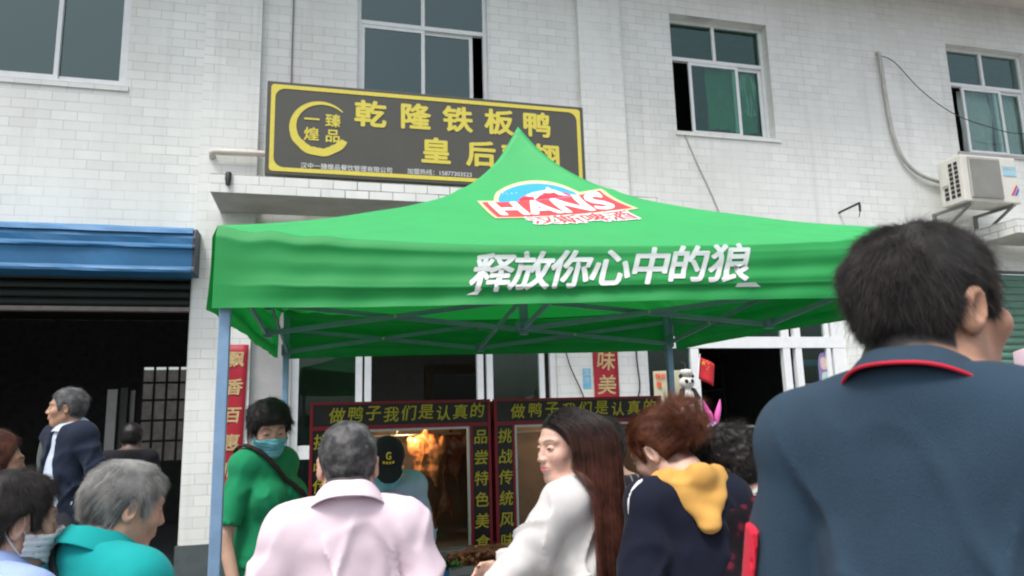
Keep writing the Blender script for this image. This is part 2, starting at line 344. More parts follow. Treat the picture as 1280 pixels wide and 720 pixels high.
window(0.335, 1.89, 4.75, 6.85, 6.235, 1.11, [(0.38, 1.13, 0.004), (1.09, 1.72, 0.033)], room='dark', curtain=[(0.98, 1.05, 4.8, 6.1, M_curt_g, .01)], ytop=0.07)
window(4.355, 5.81, 5.15, 6.79, 6.225, 5.06, [(4.66, 5.40, 0.004), (5.33, 5.765, 0.033)], glass=glass_mat('sea green glass', (0.60, 0.80, 0.72), refl=0.8, ior=1.7), ytop=0.13,
       curtain=[(4.95, 5.72, 5.3, 6.20, M_curt_g, .03), (5.42, 5.70, 5.55, 6.15, M_curt_w, .03)])
window(8.82, 10.3, 5.18, 6.86, 6.275, 9.55, [(9.12, 9.85, 0.004), (9.75, 10.255, 0.033)], glass=M_glassw, ytop=0.10,
       curtain=[(9.15, 9.72, 5.25, 6.24, M_curt_w, .02), (9.76, 10.26, 5.25, 6.24, M_curt_w, .02)])
# small bare cement sill strips under the windows
for a, b, z in ((-3.9, -2.05, 5.15), (4.35, 5.85, 5.15), (8.80, 10.32, 5.18)):
    bp(box('window_sill', M_cement if a > 8 else M_tile, a - .02, b + .02, YW - 0.02, YW + 0.028, z - .055, z - .001, B))

# ---- left hall under the blue awning
def room_box(name, x0, x1, y0, y1, z0, z1, m, holes_back=()):
    mb = MB()
    mb.box(x0 - .1, x0, y0, y1, z0, z1); mb.box(x1, x1 + .1, y0, y1, z0, z1); mb.box(x0 - .1, x1 + .1, y0, y1, z1, z1 + .1)
    o = bp(mb.build(name, m, B))
    bw = bp(wall_grid('back_wall', x0 - .1, x1 + .1, z0, z1, y1 + .001, y1 + .12, list(holes_back), m, B))
    bp(MB().box(x0, x1, y0, y1, z0 - .02, z0 + .012).build('indoor_floor', M_floor_in, B))
    return o
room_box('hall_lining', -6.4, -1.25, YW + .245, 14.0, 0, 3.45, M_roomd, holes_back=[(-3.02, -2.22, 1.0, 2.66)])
gr = MB()
for i in range(5): x = -3.02 + .8 * i / 4; gr.box(x - .02, x + .02, 13.98, 14.0, 1.0, 2.66)
for z in (1.0, 1.35, 1.7, 2.05, 2.35, 2.64): gr.box(-3.04, -2.2, 13.96, 13.979, z - .02, z + .02)
bp(gr.build('window_grille', M_black, B))
M_panel = mat('grey white door leaf', (0.30, 0.30, 0.30), 0.6, noise=0.1)
bp(MB().box(-2.53, -2.42, 9.97, 10.0, 0.02, 2.06).build('door_leaf', M_panel, B)); bp(MB().box(-2.30, -2.25, 10.1, 10.14, 0.02, 2.05).build('door_leaf', M_panel, B))
bp(MB().box(-2.39, -2.31, 10.0, 10.05, 0.02, 2.08).build('door_jamb', M_roomd, B))
M_shut = mat('dark green roller shutter', (0.012, 0.022, 0.018), 0.6, noise=0.15, nscale=4)
sh = MB()
for i in range(5): z = 2.80 + i * .09; sh.tube([(-6.0, YW + .06, z + .045), (-1.33, YW + .06, z + .045)], 0.046, 8)
rs = bp(sh.build('roller_shutter', M_shut, B))
MB().box(-6.0, -1.325, YW - .005, YW + .10, 2.755, 2.795).build('bottom_bar', mat('worn shutter bar', (0.22, 0.19, 0.18), 0.6, noise=0.2), rs)
MB().box(-6.3, -1.33, YW + .01, YW + .30, 3.245, 3.4).build('shutter_box', M_roomd, rs)

yw = MB().box(-7, 0, 16.2, 16.4, 0, 2.73)  # added wall, raised until only a sliver of bright sky shows in the window
tag(yw.build('sky_block_wall', mat('added dark wall', (0.07, 0.068, 0.065), 0.9, noise=0.3)), 'added dark wall seen through the barred rear window of the hall', 'wall')
# ---- duck shop glass doors behind the tent
def shopfront(x0, x1, posts, ztr, ztop, yg, open_spans=()):
    f = MB(); y = yg
    for a, b in posts: f.box(a, b, y - .03, y + .04, 0.02, ztop - .002)
    f.box(x0 + .002, x1 - .002, y - .034, y + .036, ztr, ztr + .14); f.box(x0 + .002, x1 - .002, y - .034, y + .036, ztop - .06, ztop - .003)
    return f
SF = bp(shopfront(-.30, 2.63, [(-.298, -.23), (.36, .43), (.455, .525), (1.70, 1.77), (1.81, 1.88), (2.43, 2.49), (2.56, 2.628)], 2.42, 2.95, YW + .09).build('shop_front', M_alu, B))
for a, b in ((-.23, .36), (1.88, 2.43)):
    MB().box(a, b, YW + .095, YW + .101, 0.15, 2.42).build('pane', M_glassd, SF)
for a, b in ((-.23, .36), (.525, 1.70), (1.88, 2.43)): MB().box(a, b, YW + .095, YW + .101, 2.56, 2.89).build('pane', M_glassd, SF)
MB().box(-.23, .36, YW + .08, YW + .115, 1.22, 1.36).build('door_rail', M_alu, SF)
room_box('duck_shop_lining', -.8, 3.05, YW + .245, 11.4, 0, 3.35, mat('shop wall', (0.22, 0.205, 0.19), 0.9, noise=0.1), holes_back=[(1.70, 2.42, 0.0, 2.28)])
dj = MB(); dj.box(1.56, 1.69, 11.34, 11.395, 0, 2.42); dj.box(2.43, 2.56, 11.34, 11.395, 0, 2.42); dj.box(1.692, 2.428, 11.34, 11.395, 2.29, 2.42)
bp(dj.build('door_frame', mat('brown door wood', (0.10, 0.05, 0.03), 0.5, noise=0.3, stretch=(8, 8, 1)), B))
bp(MB().box(1.5, 2.7, 12.6, 12.7, 0, 2.7).build('passage_wall', M_inblack, B))

# ---- toy shop front at the right
TF = bp(shopfront(3.72, 6.60, [(3.722, 3.79), (4.36, 4.47), (5.66, 5.76), (5.84, 5.93), (6.30, 6.36), (6.40, 6.598)], 2.37, 2.95, YW + .09).build('shop_front', M_alu, B))
for a, b, c, d in ((3.79, 4.36, .15, 2.37), (5.93, 6.30, .15, 2.37), (3.79, 4.36, 2.51, 2.89), (4.47, 5.66, 2.51, 2.89), (5.93, 6.30, 2.51, 2.89)):
    MB().box(a, b, YW + .095, YW + .101, c, d).build('pane', M_glassd, TF)
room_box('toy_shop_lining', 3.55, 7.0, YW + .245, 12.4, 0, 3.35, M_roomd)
sv = MB()
for z in (.5, 1.0, 1.5, 1.95, 2.35): sv.box(4.3, 6.9, 11.6, 12.2, z, z + .03)
for x in (4.3, 5.2, 6.1, 6.87): sv.box(x, x + .03, 11.6, 12.2, 0, 2.5)
tag(sv.build('display_shelf', mat('dark shelf metal', (0.06, 0.065, 0.07), 0.5)), 'dark metal shelving at the back inside the unlit toy shop', 'shelf')
random.seed(11)
for i in range(16):
    x = random.uniform(4.45, 6.7); z = random.choice((.53, 1.03, 1.53, 1.98)); w = random.uniform(.08, .2); h = random.uniform(.12, .28)
    c = random.choice(((.25, .03, .03), (.05, .1, .25), (.3, .25, .2), (.05, .2, .1), (.3, .05, .12)))
    o = MB().box(x, x + w, 11.62, 11.62 + w, z + .001, z + h, bev=.01).build('toy_box', mat('toy carton', c, 0.5, noise=0.25, nscale=14))
    tag(o, 'small dim carton on the dark shelves inside the toy shop', 'box', 'cartons on the toy shop shelves')
wb = MB().box(6.0, 6.3, YW + .3, YW + .6, 1.55, 1.93, bev=.01)
tag(wb.build('storage_box', mat('white carton', (0.5, 0.5, 0.52), 0.6, noise=0.1)), 'white carton standing behind the right glass door of the toy shop', 'box')
tag(MB().box(5.98, 6.4, YW + .32, YW + .62, 2.16, 2.24, bev=.01).tube([(6.0, YW + .36, 1.94), (6.0, YW + .36, 2.16)], .012).tube([(6.37, YW + .36, 1.55), (6.37, YW + .36, 2.16)], .012).build('hanging_shelf', mat('blue shelf', (0.05, 0.22, 0.38), 0.5)), 'blue shelf above the white carton behind the toy shop glass', 'shelf')
# green roller shutter under the right canopy
sh = MB()
for i in range(34): sh.tube([(8.96, YW + .05, .05 + i * .1), (12.39, YW + .05, .05 + i * .1)], 0.049, 8)
bp(sh.build('roller_shutter', mat('green shutter', (0.10, 0.22, 0.16), 0.5, noise=0.12, nscale=3), B))

# ---------------------------------------------------------------- blue metal awning
aw = empty('metal_awning', (-4.2, 7.8, 3.1), 0, 'blue ribbed metal awning over the dark hall entrance', 'awning')
M_blue = mat('blue painted metal', (0.010, 0.11, 0.25), 0.62, noise=0.14, nscale=3, bump=0.1, bscale=6, spec=0.5)
M_bluel = mat('scuffed blue metal', (0.05, 0.18, 0.36), 0.55, noise=0.15, nscale=5)
prof = [(7.97, 3.55), (7.70, 3.545), (7.62, 3.50), (7.60, 3.43), (7.605, 3.37), (7.575, 3.34), (7.575, 3.325), (7.60, 3.31), (7.60, 3.14), (7.58, 3.115), (7.575, 3.09), (7.60, 3.085), (7.97, 3.09)]
def strip(name, prof, x0, x1, m, parent, n=40, wob=.004):
    vs = []; fs = []
    for i in range(n + 1):
        x = x0 + (x1 - x0) * i / n
        for j, (y, z) in enumerate(prof):
            k = wob * (math.sin(x * 5 + j) + math.sin(x * 11.3 + 2 * j) * .6)
            vs.append((x, y + k, z + k * .6))
    m_ = len(prof)
    for i in range(n):
        for j in range(m_ - 1): a = i * m_ + j; fs.append((a, a + 1, a + m_ + 1, a + m_))
    o = MB().add(vs, fs).build(name, m, parent); o.location = -Vector(parent.location) if parent else (0, 0, 0); return o
o = strip('fascia', prof, -7.2, -1.26, M_blue, aw)
md = o.modifiers.new('s', 'SOLIDIFY'); md.thickness = .003
o = strip('drip_edge', [(7.572, 3.118), (7.565, 3.10), (7.572, 3.078)], -7.2, -1.262, M_bluel, aw); o.modifiers.new('s', 'SOLIDIFY').thickness = .003
o = strip('top_edge', [(7.68, 3.552), (7.605, 3.515), (7.592, 3.475)], -7.2, -1.262, M_bluel, aw); o.modifiers.new('s', 'SOLIDIFY').thickness = .003
e = MB().prism([(0, 0)], 0, 0) if False else MB()
e.add([(-1.259, y, z) for y, z in prof] + [(-1.235, y, z) for y, z in prof], [tuple(range(len(prof))), tuple(range(2 * len(prof) - 1, len(prof) - 1, -1))] + [(i, i + 1, i + 1 + len(prof), i + len(prof)) for i in range(len(prof) - 1)])
o = e.build('end_cap', mat('dark end plate', (0.03, 0.04, 0.06), 0.5), aw); o.location = -Vector(aw.location)

# ---------------------------------------------------------------- shop sign board
M_signb = mat('dark grey sign board', (0.072, 0.070, 0.060), 0.45, noise=0.06, nscale=3, spec=0.35)
M_signy = mat('sign yellow', (0.60, 0.51, 0.075), 0.55, noise=0.06, nscale=30)
M_signw = mat('sign white lettering', (0.55, 0.56, 0.55), 0.6)
SG = empty('shop_sign', (1.12, 7.33, 4.06), 0, 'dark grey shop signboard with yellow border and yellow Chinese characters above the canopy', 'sign')
def sp(o, par): o.location = -Vector(par.location); return o
sp(MB().box(-.585, 2.825, 7.33, 7.43, 4.05, 5.045, bev=.006).build('board', M_signb, SG), SG)
def rounded_frame(x0, x1, z0, z1, w, r, y):
    def loop(a, b, c, d, r):
        pts = []
        for cx, cz, s in ((b - r, d - r, 0), (a + r, d - r, 90), (a + r, c + r, 180), (b - r, c + r, 270)):
            # notched corners: the curve bites inwards
            for k in range(7): t = R_(s + 90 * k / 6); pts.append((cx + r * math.cos(t), cz + r * math.sin(t)))
        return pts
    o = loop(x0, x1, z0, z1, r * .35); i = loop(x0 + w, x1 - w, z0 + w, z1 - w, r); n = len(o)
    return MB().add([(x, y, z) for x, z in o] + [(x, y, z) for x, z in i], [(k, (k + 1) % n, (k + 1) % n + n, k + n) for k in range(n)])
sp(rounded_frame(-.545, 2.785, 4.085, 5.012, .042, .10, 7.326).build('border', M_signy, SG), SG)
cr = MB(); n = 60; vs = []; cx, cz = -.055, 4.565
for i in range(n + 1):
    t = i / n; a = R_(42 + 292 * t); th = .012 + .075 * min(1, t * 1.5) ** 0.8 + .003 * math.sin(i * 1.9) * (t > .55)
    th *= 1.0 if t < .97 else .8; ro = .305 + .004 * math.sin(i * .8) * (t > .5)
    vs += [(cx + ro * math.cos(a), 7.3255, cz + ro * .97 * math.sin(a)), (cx + (ro - th) * math.cos(a), 7.3255, cz + (ro - th) * .97 * math.sin(a))]
cr.add(vs, [(2 * i, 2 * i + 2, 2 * i + 3, 2 * i + 1) for i in range(n)]); sp(cr.build('brush_ring', M_signy, SG), SG)
sp(letters_on_wall('lettering', [('乾', .30, .45, 4.745, .0095, .0, 1.12), ('隆', .30, .92, 4.755, .0095, .0, 1.12), ('铁', .30, 1.38, 4.76, .0095, .0, 1.12), ('板', .30, 1.84, 4.765, .0095, 0, 1.12), ('鸭', .30, 2.27, 4.77, .0095, 0, 1.12),
    ('皇', .30, 1.14, 4.385, .0095, 0, 1.12), ('后', .30, 1.63, 4.385, .0095, 0, 1.12), ('鸡', .30, 2.02, 4.39, .0095, 0, 1.12), ('翅', .30, 2.37, 4.40, .0095, 0, 1.12),
    ('一', .15, -.14, 4.65, .004, 0, 1.05), ('臻', .15, .07, 4.65, .003, 0, 1.05), ('煌', .15, -.14, 4.49, .003, 0, 1.05), ('品', .15, .07, 4.485, .003, 0, 1.05)], 7.3265, M_signy, SG), SG)
sp(letters_on_wall('small_lettering', [('汉中一臻煌品餐饮管理有限公司', .066, .22, 4.155, .001, 0, 1.0), ('加盟热线：15877303523', .066, 1.18, 4.16, .001, 0, 1.0)], 7.3265, M_signw, SG), SG)
br_ = MB()
for x in (-.3, 1.0, 2.4): br_.bar((x, 7.43, 4.2), (x, YW - .001, 4.2), .04); br_.bar((x, 7.43, 4.9), (x, YW - .001, 4.72), .04)
sp(br_.build('bracket', M_alug, SG), SG)

# ---------------------------------------------------------------- pipe, cables, air conditioner
M_pipe = mat('cream plastic pipe', (0.55, 0.50, 0.46), 0.5, noise=0.12)
tag(MB().tube([(-1.16, 7.915, 4.40), (-1.155, 7.86, 4.43), (-1.13, 7.845, 4.435), (-.9, 7.845, 4.44), (-.55, 7.845, 4.445)], .034, 12).build('drain_pipe', M_pipe), 'short cream plastic pipe running behind the left end of the shop sign', 'pipe')
M_hose = mat('taped grey hose', (0.45, 0.45, 0.41), 0.7, noise=0.15, bump=0.4, bscale=80)
hp = [(7.575, 8.05, 6.56), (7.58, 7.96, 6.54), (7.59, 7.955, 6.35), (7.61, 7.96, 5.95), (7.625, 7.96, 5.6), (7.67, 7.955, 5.25), (7.77, 7.95, 4.98), (7.93, 7.95, 4.82), (8.15, 7.945, 4.72), (8.45, 7.93, 4.66), (8.55, 7.75, 4.62)]
def smooth(pts, n=6):
    P = [Vector(p) for p in pts]; out = []
    for i in range(len(P) - 1):
        a, b, c, d = P[max(i - 1, 0)], P[i], P[i + 1], P[min(i + 2, len(P) - 1)]
        for k in range(n):
            t = k / n; out.append(0.5 * ((2 * b) + (c - a) * t + (2 * a - 5 * b + 4 * c - d) * t * t + (3 * b - a - 3 * c + d) * t ** 3))
    return out + [P[-1]]
tag(MB().tube(smooth(hp), .026, 10).build('coolant_hose', M_hose), 'grey taped hose curving down the wall to the air conditioner', 'hose')
M_cable = mat('black cable', (0.03, 0.03, 0.03), 0.6)
tag(MB().tube(smooth([(7.58, 7.97, 6.52), (7.8, 7.93, 6.42), (8.2, 7.92, 6.02), (8.7, 7.92, 5.72), (9.3, 7.9, 5.55), (10.0, 7.9, 5.5), (11.5, 7.9, 5.8)]), .006, 6).build('cable', M_cable), 'thin dark cable sagging across the wall past the rightmost window', 'cable')
tag(MB().tube(smooth([(4.45, 7.99, 5.12), (4.6, 7.985, 4.72), (4.78, 7.985, 4.3), (4.9, 7.985, 3.9), (4.95, 7.985, 3.2)]), .007, 6).build('cable', mat('grey cable', (0.38, 0.38, 0.36), 0.6)), 'thin grey cable hanging from the window with the green curtain', 'cable')
tag(MB().tube([(-.38, 7.985, 3.9), (-.385, 7.985, 5.5), (-.38, 7.985, 7.55)], .009, 6).build('cable', mat('grey wall cable', (0.2, 0.2, 0.2), 0.6)), 'straight thin cable running up the wall left of the middle window', 'cable')
tag(MB().bar((6.66, 8.0, 4.17), (6.66, 7.6, 4.19), .022).bar((6.66, 7.61, 4.08), (6.66, 7.61, 4.2), .02).tube(smooth([(6.66, 7.63, 4.19), (6.8, 7.75, 4.20), (6.95, 7.97, 4.12)]), .006, 6).build('wall_bracket', M_black), 'small black iron bracket sticking out of the wall above the tent roof', 'bracket')

AC = empty('air_conditioner', (8.55, 7.55, 4.2), 0, 'cream outdoor air conditioner unit on a steel bracket under the rightmost window', 'air conditioner')
M_ac = mat('cream enamel', (0.60, 0.59, 0.53), 0.45, noise=0.06, nscale=4)
M_acg = mat('grey fan grille', (0.36, 0.36, 0.33), 0.6, noise=0.08, nscale=4)
def ap(o): o.location = -Vector(AC.location); return o
ap(MB().box(8.10, 9.02, 7.36, 7.74, 4.22, 4.86, bev=.02).build('casing', M_ac, AC))
gmb = MB().box(8.20, 8.72, 7.335, 7.359, 4.27, 4.83, bev=.008)
fg = ap(gmb.build('fan_grille', M_acg, AC))
gl = MB()
for i in range(22): z = 4.295 + i * .0235; gl.box(8.215, 8.705, 7.328, 7.3345, z, z + .008)
gl.build('grille_slats', M_acg, fg)
vm = MB()
for i in range(8):
    for j in range(2 if i < 8 else 1): vm.box(8.094, 8.099, 7.42 + j * .085, 7.475 + j * .085, 4.30 + i * .062, 4.345 + i * .062)
for i in range(3): vm.box(8.094, 8.099, 7.60, 7.66, 4.30 + i * .062, 4.345 + i * .062)
ap(vm.build('side_vent', M_black, AC)); ap(MB().box(8.085, 8.0985, 7.585, 7.69, 4.50, 4.80, bev=.004).build('valve_cover', M_ac, AC))
ap(MB().box(8.78, 8.995, 7.353, 7.357, 4.60, 4.74).build('energy_label', mat('pale blue sticker', (0.30, 0.58, 0.68), 0.5), AC))
ap(letters_on_wall('lettering', [('能效标识', .055, 8.887, 4.70, .001, 0), ('节能空调', .035, 8.887, 4.635, .0, 0)], 7.351, M_signw, AC))
ap(letters_on_wall('lettering', [('Air', .04, 8.83, 4.80, .001, 0)], 7.356, M_black, AC)) if False else None
ap(MB().add([(8.86, 7.356, 4.33), (8.97, 7.356, 4.48), (8.99, 7.356, 4.46), (8.90, 7.356, 4.33)], [(0, 1, 2, 3)]).build('red_flash', mat('red flash', (0.55, 0.05, 0.08), 0.5), AC))
ap(MB().add([(8.915, 7.356, 4.33), (9.0, 7.356, 4.45), (9.005, 7.356, 4.40), (8.955, 7.356, 4.33)], [(0, 1, 2, 3)]).build('blue_flash', mat('blue flash', (0.05, 0.12, 0.5), 0.5), AC))
M_steel = mat('weathered steel', (0.22, 0.22, 0.21), 0.6, metal=0.3, noise=0.2)
for x in (8.2, 8.9):
    k = MB().bar((x, 7.36, 4.20), (x, 7.999, 4.20), .035).bar((x, 7.40, 4.19), (x, 7.98, 3.88), .03).bar((x, 7.98, 3.84), (x, 7.98, 4.22), .04)
    ap(k.build('bracket', M_steel, AC))

# ---------------------------------------------------------------- couplets on the piers
M_red = mat('red festival paper', (0.34, 0.012, 0.026), 0.5, noise=0.12, nscale=5, bump=0.1, bscale=8)
M_gold = mat('gold foil lettering', (0.55, 0.40, 0.20), 0.42, metal=0.35, noise=0.2, nscale=30)
def couplet(x0, x1, z0, z1, y, chars, size, label, tilt=0.0, ins=.004):
    w = empty('couplet', ((x0 + x1) / 2, y, (z0 + z1) / 2), 0, label, 'banner', 'red paper couplets on the shop piers')
    n = 24; vs = []; fs = []
    for j in range(n + 1):
        for i in range(5):
            t = j / n; z = z0 + (z1 - z0) * t; x = x0 + (x1 - x0) * i / 4 + tilt * (t - 1)
            vs.append((x, y + .003 * math.sin(z * 9 + i), z))
    for j in range(n):
        for i in range(4): k = j * 5 + i; fs.append((k, k + 1, k + 6, k + 5))
    o = sp(MB().add(vs, fs, True).build('paper', M_red, w), w); o.modifiers.new('s', 'SOLIDIFY').thickness = .002
    it = []
    for c, z in chars: it.append((c, size, (x0 + x1) / 2 + tilt * ((z - z0) / (z1 - z0) - 1) - .005, z, .004, 0.12))
    sp(letters_on_wall('lettering', it, y - .008, M_gold, w), w)
    return w
couplet(-.955, -.725, .37, 2.40, 7.895, list(zip('飘香百惠师仙沁', (2.24, 1.96, 1.68, 1.41, 1.13, .85, .56))), .168, 'long red couplet with gold characters on the left pier behind the tent pole', tilt=0.045)
couplet(3.06, 3.37, 1.2, 3.0, 7.985, list(zip('百里飘味美', (3.2, 2.84, 2.52, 2.20, 1.92)))[2:], .24, 'red couplet with two gold characters on the tiled pier above the second stall')
bs = empty('sticker', (3.0, 7.99, 2.03), 0, 'small pale blue sticker on the white tiled pier beside the red couplet', 'sticker')
sp(MB().box(2.93, 3.03, 7.992, 7.996, 1.90, 2.13).build('sheet', mat('light blue sticker', (0.16, 0.45, 0.62), 0.5, noise=0.25, nscale=40), bs), bs)
sp(letters_on_wall('lettering', [('宽', .075, 2.98, 2.08, 0, 0), ('带', .075, 2.98, 1.99, 0, 0)], 7.990, M_signw, bs), bs)
tag(MB().tube(smooth([(2.68, 7.97, 2.6), (2.75, 7.95, 2.2), (2.9, 7.96, 1.85), (2.98, 7.97, 1.6)]), .008, 6).build('cable', M_cable), 'black cable slanting down the white pier left of the red couplet', 'cable')
tag(MB().tube(smooth([(3.62, 7.97, 3.0), (3.60, 7.96, 2.3), (3.62, 7.96, 1.9), (3.55, 7.96, 1.7)]), .010, 6).build('cable', M_cable), 'black cable hanging down the right edge of the white tiled pier', 'cable')
# ---------------------------------------------------------------- the green tent
TENT = empty('canopy_tent', (1.1, 3.9, 0), 0, 'green pop-up canopy tent with white slogan on its front valance', 'tent')
CF = [np.array(c) for c in ((-.41, 3.02), (2.61, 2.47), (2.45, 4.80), (-.27, 5.35))]
PR = [0, .1, .3, .5, .65, .78, .88, .95, 1.0]; PZ = [0, .045, .145, .260, .365, .495, .640, .785, .925]
from_r = np.linspace(0, 1, 201); from_z = np.interp(from_r, PR, PZ)
for _ in range(60): from_z[1:-1] = (from_z[:-2] + 2 * from_z[1:-1] + from_z[2:]) / 4
def plan(s, t): return CF[0] * (1 - s) * (1 - t) + CF[1] * s * (1 - t) + CF[2] * s * t + CF[3] * (1 - s) * t
def roof(s, t):
    p = plan(s, t); r = max(0.0, 2 * min(s, 1 - s, t, 1 - t)); ze = 2.375 * (1 - s) + 2.335 * s
    q = max(abs(s - .5), abs(t - .5), 1e-6); l = min(abs(s - .5), abs(t - .5)) / q
    sag = .075 * (1 - l * l) * max(0.0, 1 - r) ** .8
    cr = max(0, 1 - r * 2.2) * max(0, l - .55) / .45                       # creases that fan out of the corners
    w = .010 * cr * math.sin(l * 46 + r * 9) + .004 * math.sin(9 * s + 5 * t) * math.sin(7 * t - 3 * s) + .006 * math.exp(-((r - .72) / .012) ** 2) 
    return Vector((p[0], p[1], ze + float(np.interp(r, from_r, from_z)) - sag + w))
def roof_n(s, t):
    e = .004; a = roof(s + e, t) - roof(s - e, t); b = roof(s, t + e) - roof(s, t - e); return a.cross(b).normalized()
M_green_lit = mat('green tent cloth lit tone', (0.030, 0.395, 0.105), 0.55, noise=0.05, nscale=5, bump=0.12, bscale=300, transl=(0.012, 0.42, 0.05, 0.20), sheen=.1)  # roof tone of the one tent cloth, colour lightened for light from above
M_green_shade = mat('green tent cloth shade tone', (0.012, 0.265, 0.060), 0.6, noise=0.05, nscale=5, bump=0.12, bscale=300, transl=(0.01, 0.42, 0.06, 0.18))  # same cloth as the roof, shade on the upright sides put into its colour
M_white_ink = mat('white print', (0.80, 0.80, 0.78), 0.5); M_red_ink = mat('red print', (0.60, 0.045, 0.05), 0.5); M_red_ink2 = mat('deep red print', (0.5, 0.02, 0.03), 0.5)
M_blue_ink = mat('blue print', (0.02, 0.30, 0.68), 0.5); M_tan_ink = mat('tan print outline', (0.55, 0.45, 0.28), 0.5)
def tp(o): o.location = -Vector(TENT.location); return o
N = 128; vs = []; fs = []
for j in range(N + 1):
    for i in range(N + 1): vs.append(roof(i / N, j / N))
for j in range(N):
    for i in range(N):
        k = j * (N + 1) + i; a, b, c, d = k, k + 1, k + N + 2, k + N + 1
        if (i < N / 2) == (j < N / 2): fs += [(a, b, c), (a, c, d)]
        else: fs += [(a, b, d), (b, c, d)]
rf = tp(MB().add(vs, fs, True).build('roof', M_green_lit, TENT))
# piped seams along the four ridges and the cap seam
# valance: four hanging strips that start just inside the roof edge
def valance_in(side, u):
    i = .010; st = ((u, i), (1 - i, u), (1 - u, 1 - i), (i, 1 - u))[side]; return roof(*st) - Vector((0, 0, .004))
def valance_pt(side, u, v, off=0.0):
    """u 0..1 along the side, v 0 (roof edge) .. 1 (hem)"""
    st = ((u, 0), (1, u), (1 - u, 1), (0, 1 - u))[side]
    top = roof(*st); a, b = Vector((*CF[side], 0)), Vector((*CF[(side + 1) % 4], 0)); d = (b - a).normalized(); nrm = Vector((d.y, -d.x, 0))
    hem = 2.045 - .004 * math.sin(u * 7)
    z = top.z + (hem - top.z) * v
    L = (b - a).length * u
    edge = min(1, min(u, 1 - u) * 9)
    o = .020 * min(1, v * 7) * (1) + edge * (.0048 * math.sin(v * 9.5 + .9 + 1.1 * math.sin(u * 2.3 + 2 * side) + .5 * math.sin(u * 5 + side)) * min(1, v * 3) + .0035 * math.sin(v * 19 + 3 * u) + .004 * math.exp(-((v - .72) / .02) ** 2)) + .010 * v * v
    o += .006 * math.sin(L * 8 + 2 * side) * v + .003 * math.sin(L * 23 + v * 4) * v
    zz = z + .0005
    return Vector((top.x, top.y, zz)) + nrm * (o + off)
for sd in range(4):
    nu, nv = 150, 44; vs = [valance_in(sd, i / nu) if j < 0 else valance_pt(sd, i / nu, j / nv) for j in range(-1, nv + 1) for i in range(nu + 1)]; nv += 1
    fs = [(j * (nu + 1) + i, j * (nu + 1) + i + 1, (j + 1) * (nu + 1) + i + 1, (j + 1) * (nu + 1) + i) for j in range(nv) for i in range(nu)]
    tp(MB().add(vs, fs, True).build('valance', M_green_shade, TENT))
def subdivided(V, F, maxlen):
    bm = bmesh.new(); bv = [bm.verts.new((v[0], v[1], v[2])) for v in V]
    for f in F:
        try: bm.faces.new([bv[i] for i in f])
        except ValueError: pass
    bmesh.ops.triangulate(bm, faces=bm.faces[:])
    for _ in range(5):
        es = [e for e in bm.edges if e.calc_length() > maxlen]
        if not es: break
        bmesh.ops.subdivide_edges(bm, edges=es, cuts=1); bmesh.ops.triangulate(bm, faces=bm.faces[:])
    bm.verts.index_update(); out = [tuple(v.co) for v in bm.verts], [tuple(v.index for v in f.verts) for f in bm.faces]; bm.free(); return out
def on_roof(name, V, F, m, h, rot=9.0, c=(.522, .305), parent=None):
    V, F = subdivided(V, F, .035); ca, sa = math.cos(R_(rot)), math.sin(R_(rot)); P = []
    for v in V:
        a = v[0] * ca - v[1] * sa; b = v[0] * sa + v[1] * ca; s = c[0] + a / 2.86; t = c[1] + b / 2.32
        P.append(roof(s, t) + roof_n(s, t) * (h * .5 + .0005 + v[2]))
    return tp(MB().add(P, F, True).build(name, m, parent or TENT))
def poly(pts): return [(x, y, 0) for x, y in pts], [tuple(range(len(pts)))]
def arch(rx, ry, cx, cy, a0, a1, n=30): return [(cx + rx * math.cos(R_(a0 + (a1 - a0) * i / n)), cy + ry * math.sin(R_(a0 + (a1 - a0) * i / n))) for i in range(n + 1)]
on_roof('emblem_outline', *poly(arch(.235, .165, -.055, .075, 0, 180)), M_tan_ink, .005)
on_roof('emblem_sky', *poly(arch(.212, .145, -.055, .075, 0, 180)), M_blue_ink, .007)
on_roof('emblem_red', *poly(arch(.14, .055, -.02, .088, 0, 180)), M_red_ink2, .009)
on_roof('emblem_animal', [(x * .85, .088 + (y - .105) * .85, 0) for x, y in ((-.13, .150), (-.07, .172), (-.02, .185), (.02, .188), (.045, .215), (.06, .19), (.085, .17), (.10, .135), (.13, .105), (.075, .125), (.055, .15), (.03, .145), (-.01, .155), (-.05, .135), (-.09, .105), (-.08, .135))], [tuple(range(16))], M_white_ink, .011)
on_roof('logo_outline', *poly([(-.375, -.135), (.365, -.125), (.30, .098), (-.375, .105)]), M_tan_ink, .006)
on_roof('logo_band', *poly([(-.355, -.115), (.340, -.108), (.282, .082), (-.355, .088)]), M_red_ink, .008)
v, f = text_mesh('HANS', .235, .009, .0, spacing=1.02); v[:, 0] *= .98; v[:, 0] -= .03; v[:, 1] -= .014
on_roof('lettering', v, f, M_white_ink, .0105)
v, f = text_mesh('汉斯啤酒', .135, .016, .0); v[:, 0] *= .97; v[:, 1] -= .195; v[:, 0] += .03
on_roof('subtitle_outline', v, f, M_white_ink, .0055)
v, f = text_mesh('汉斯啤酒', .135, .002, .0); v[:, 0] *= .97; v[:, 1] -= .195; v[:, 0] += .03
on_roof('subtitle', v, f, M_red_ink, .0085)
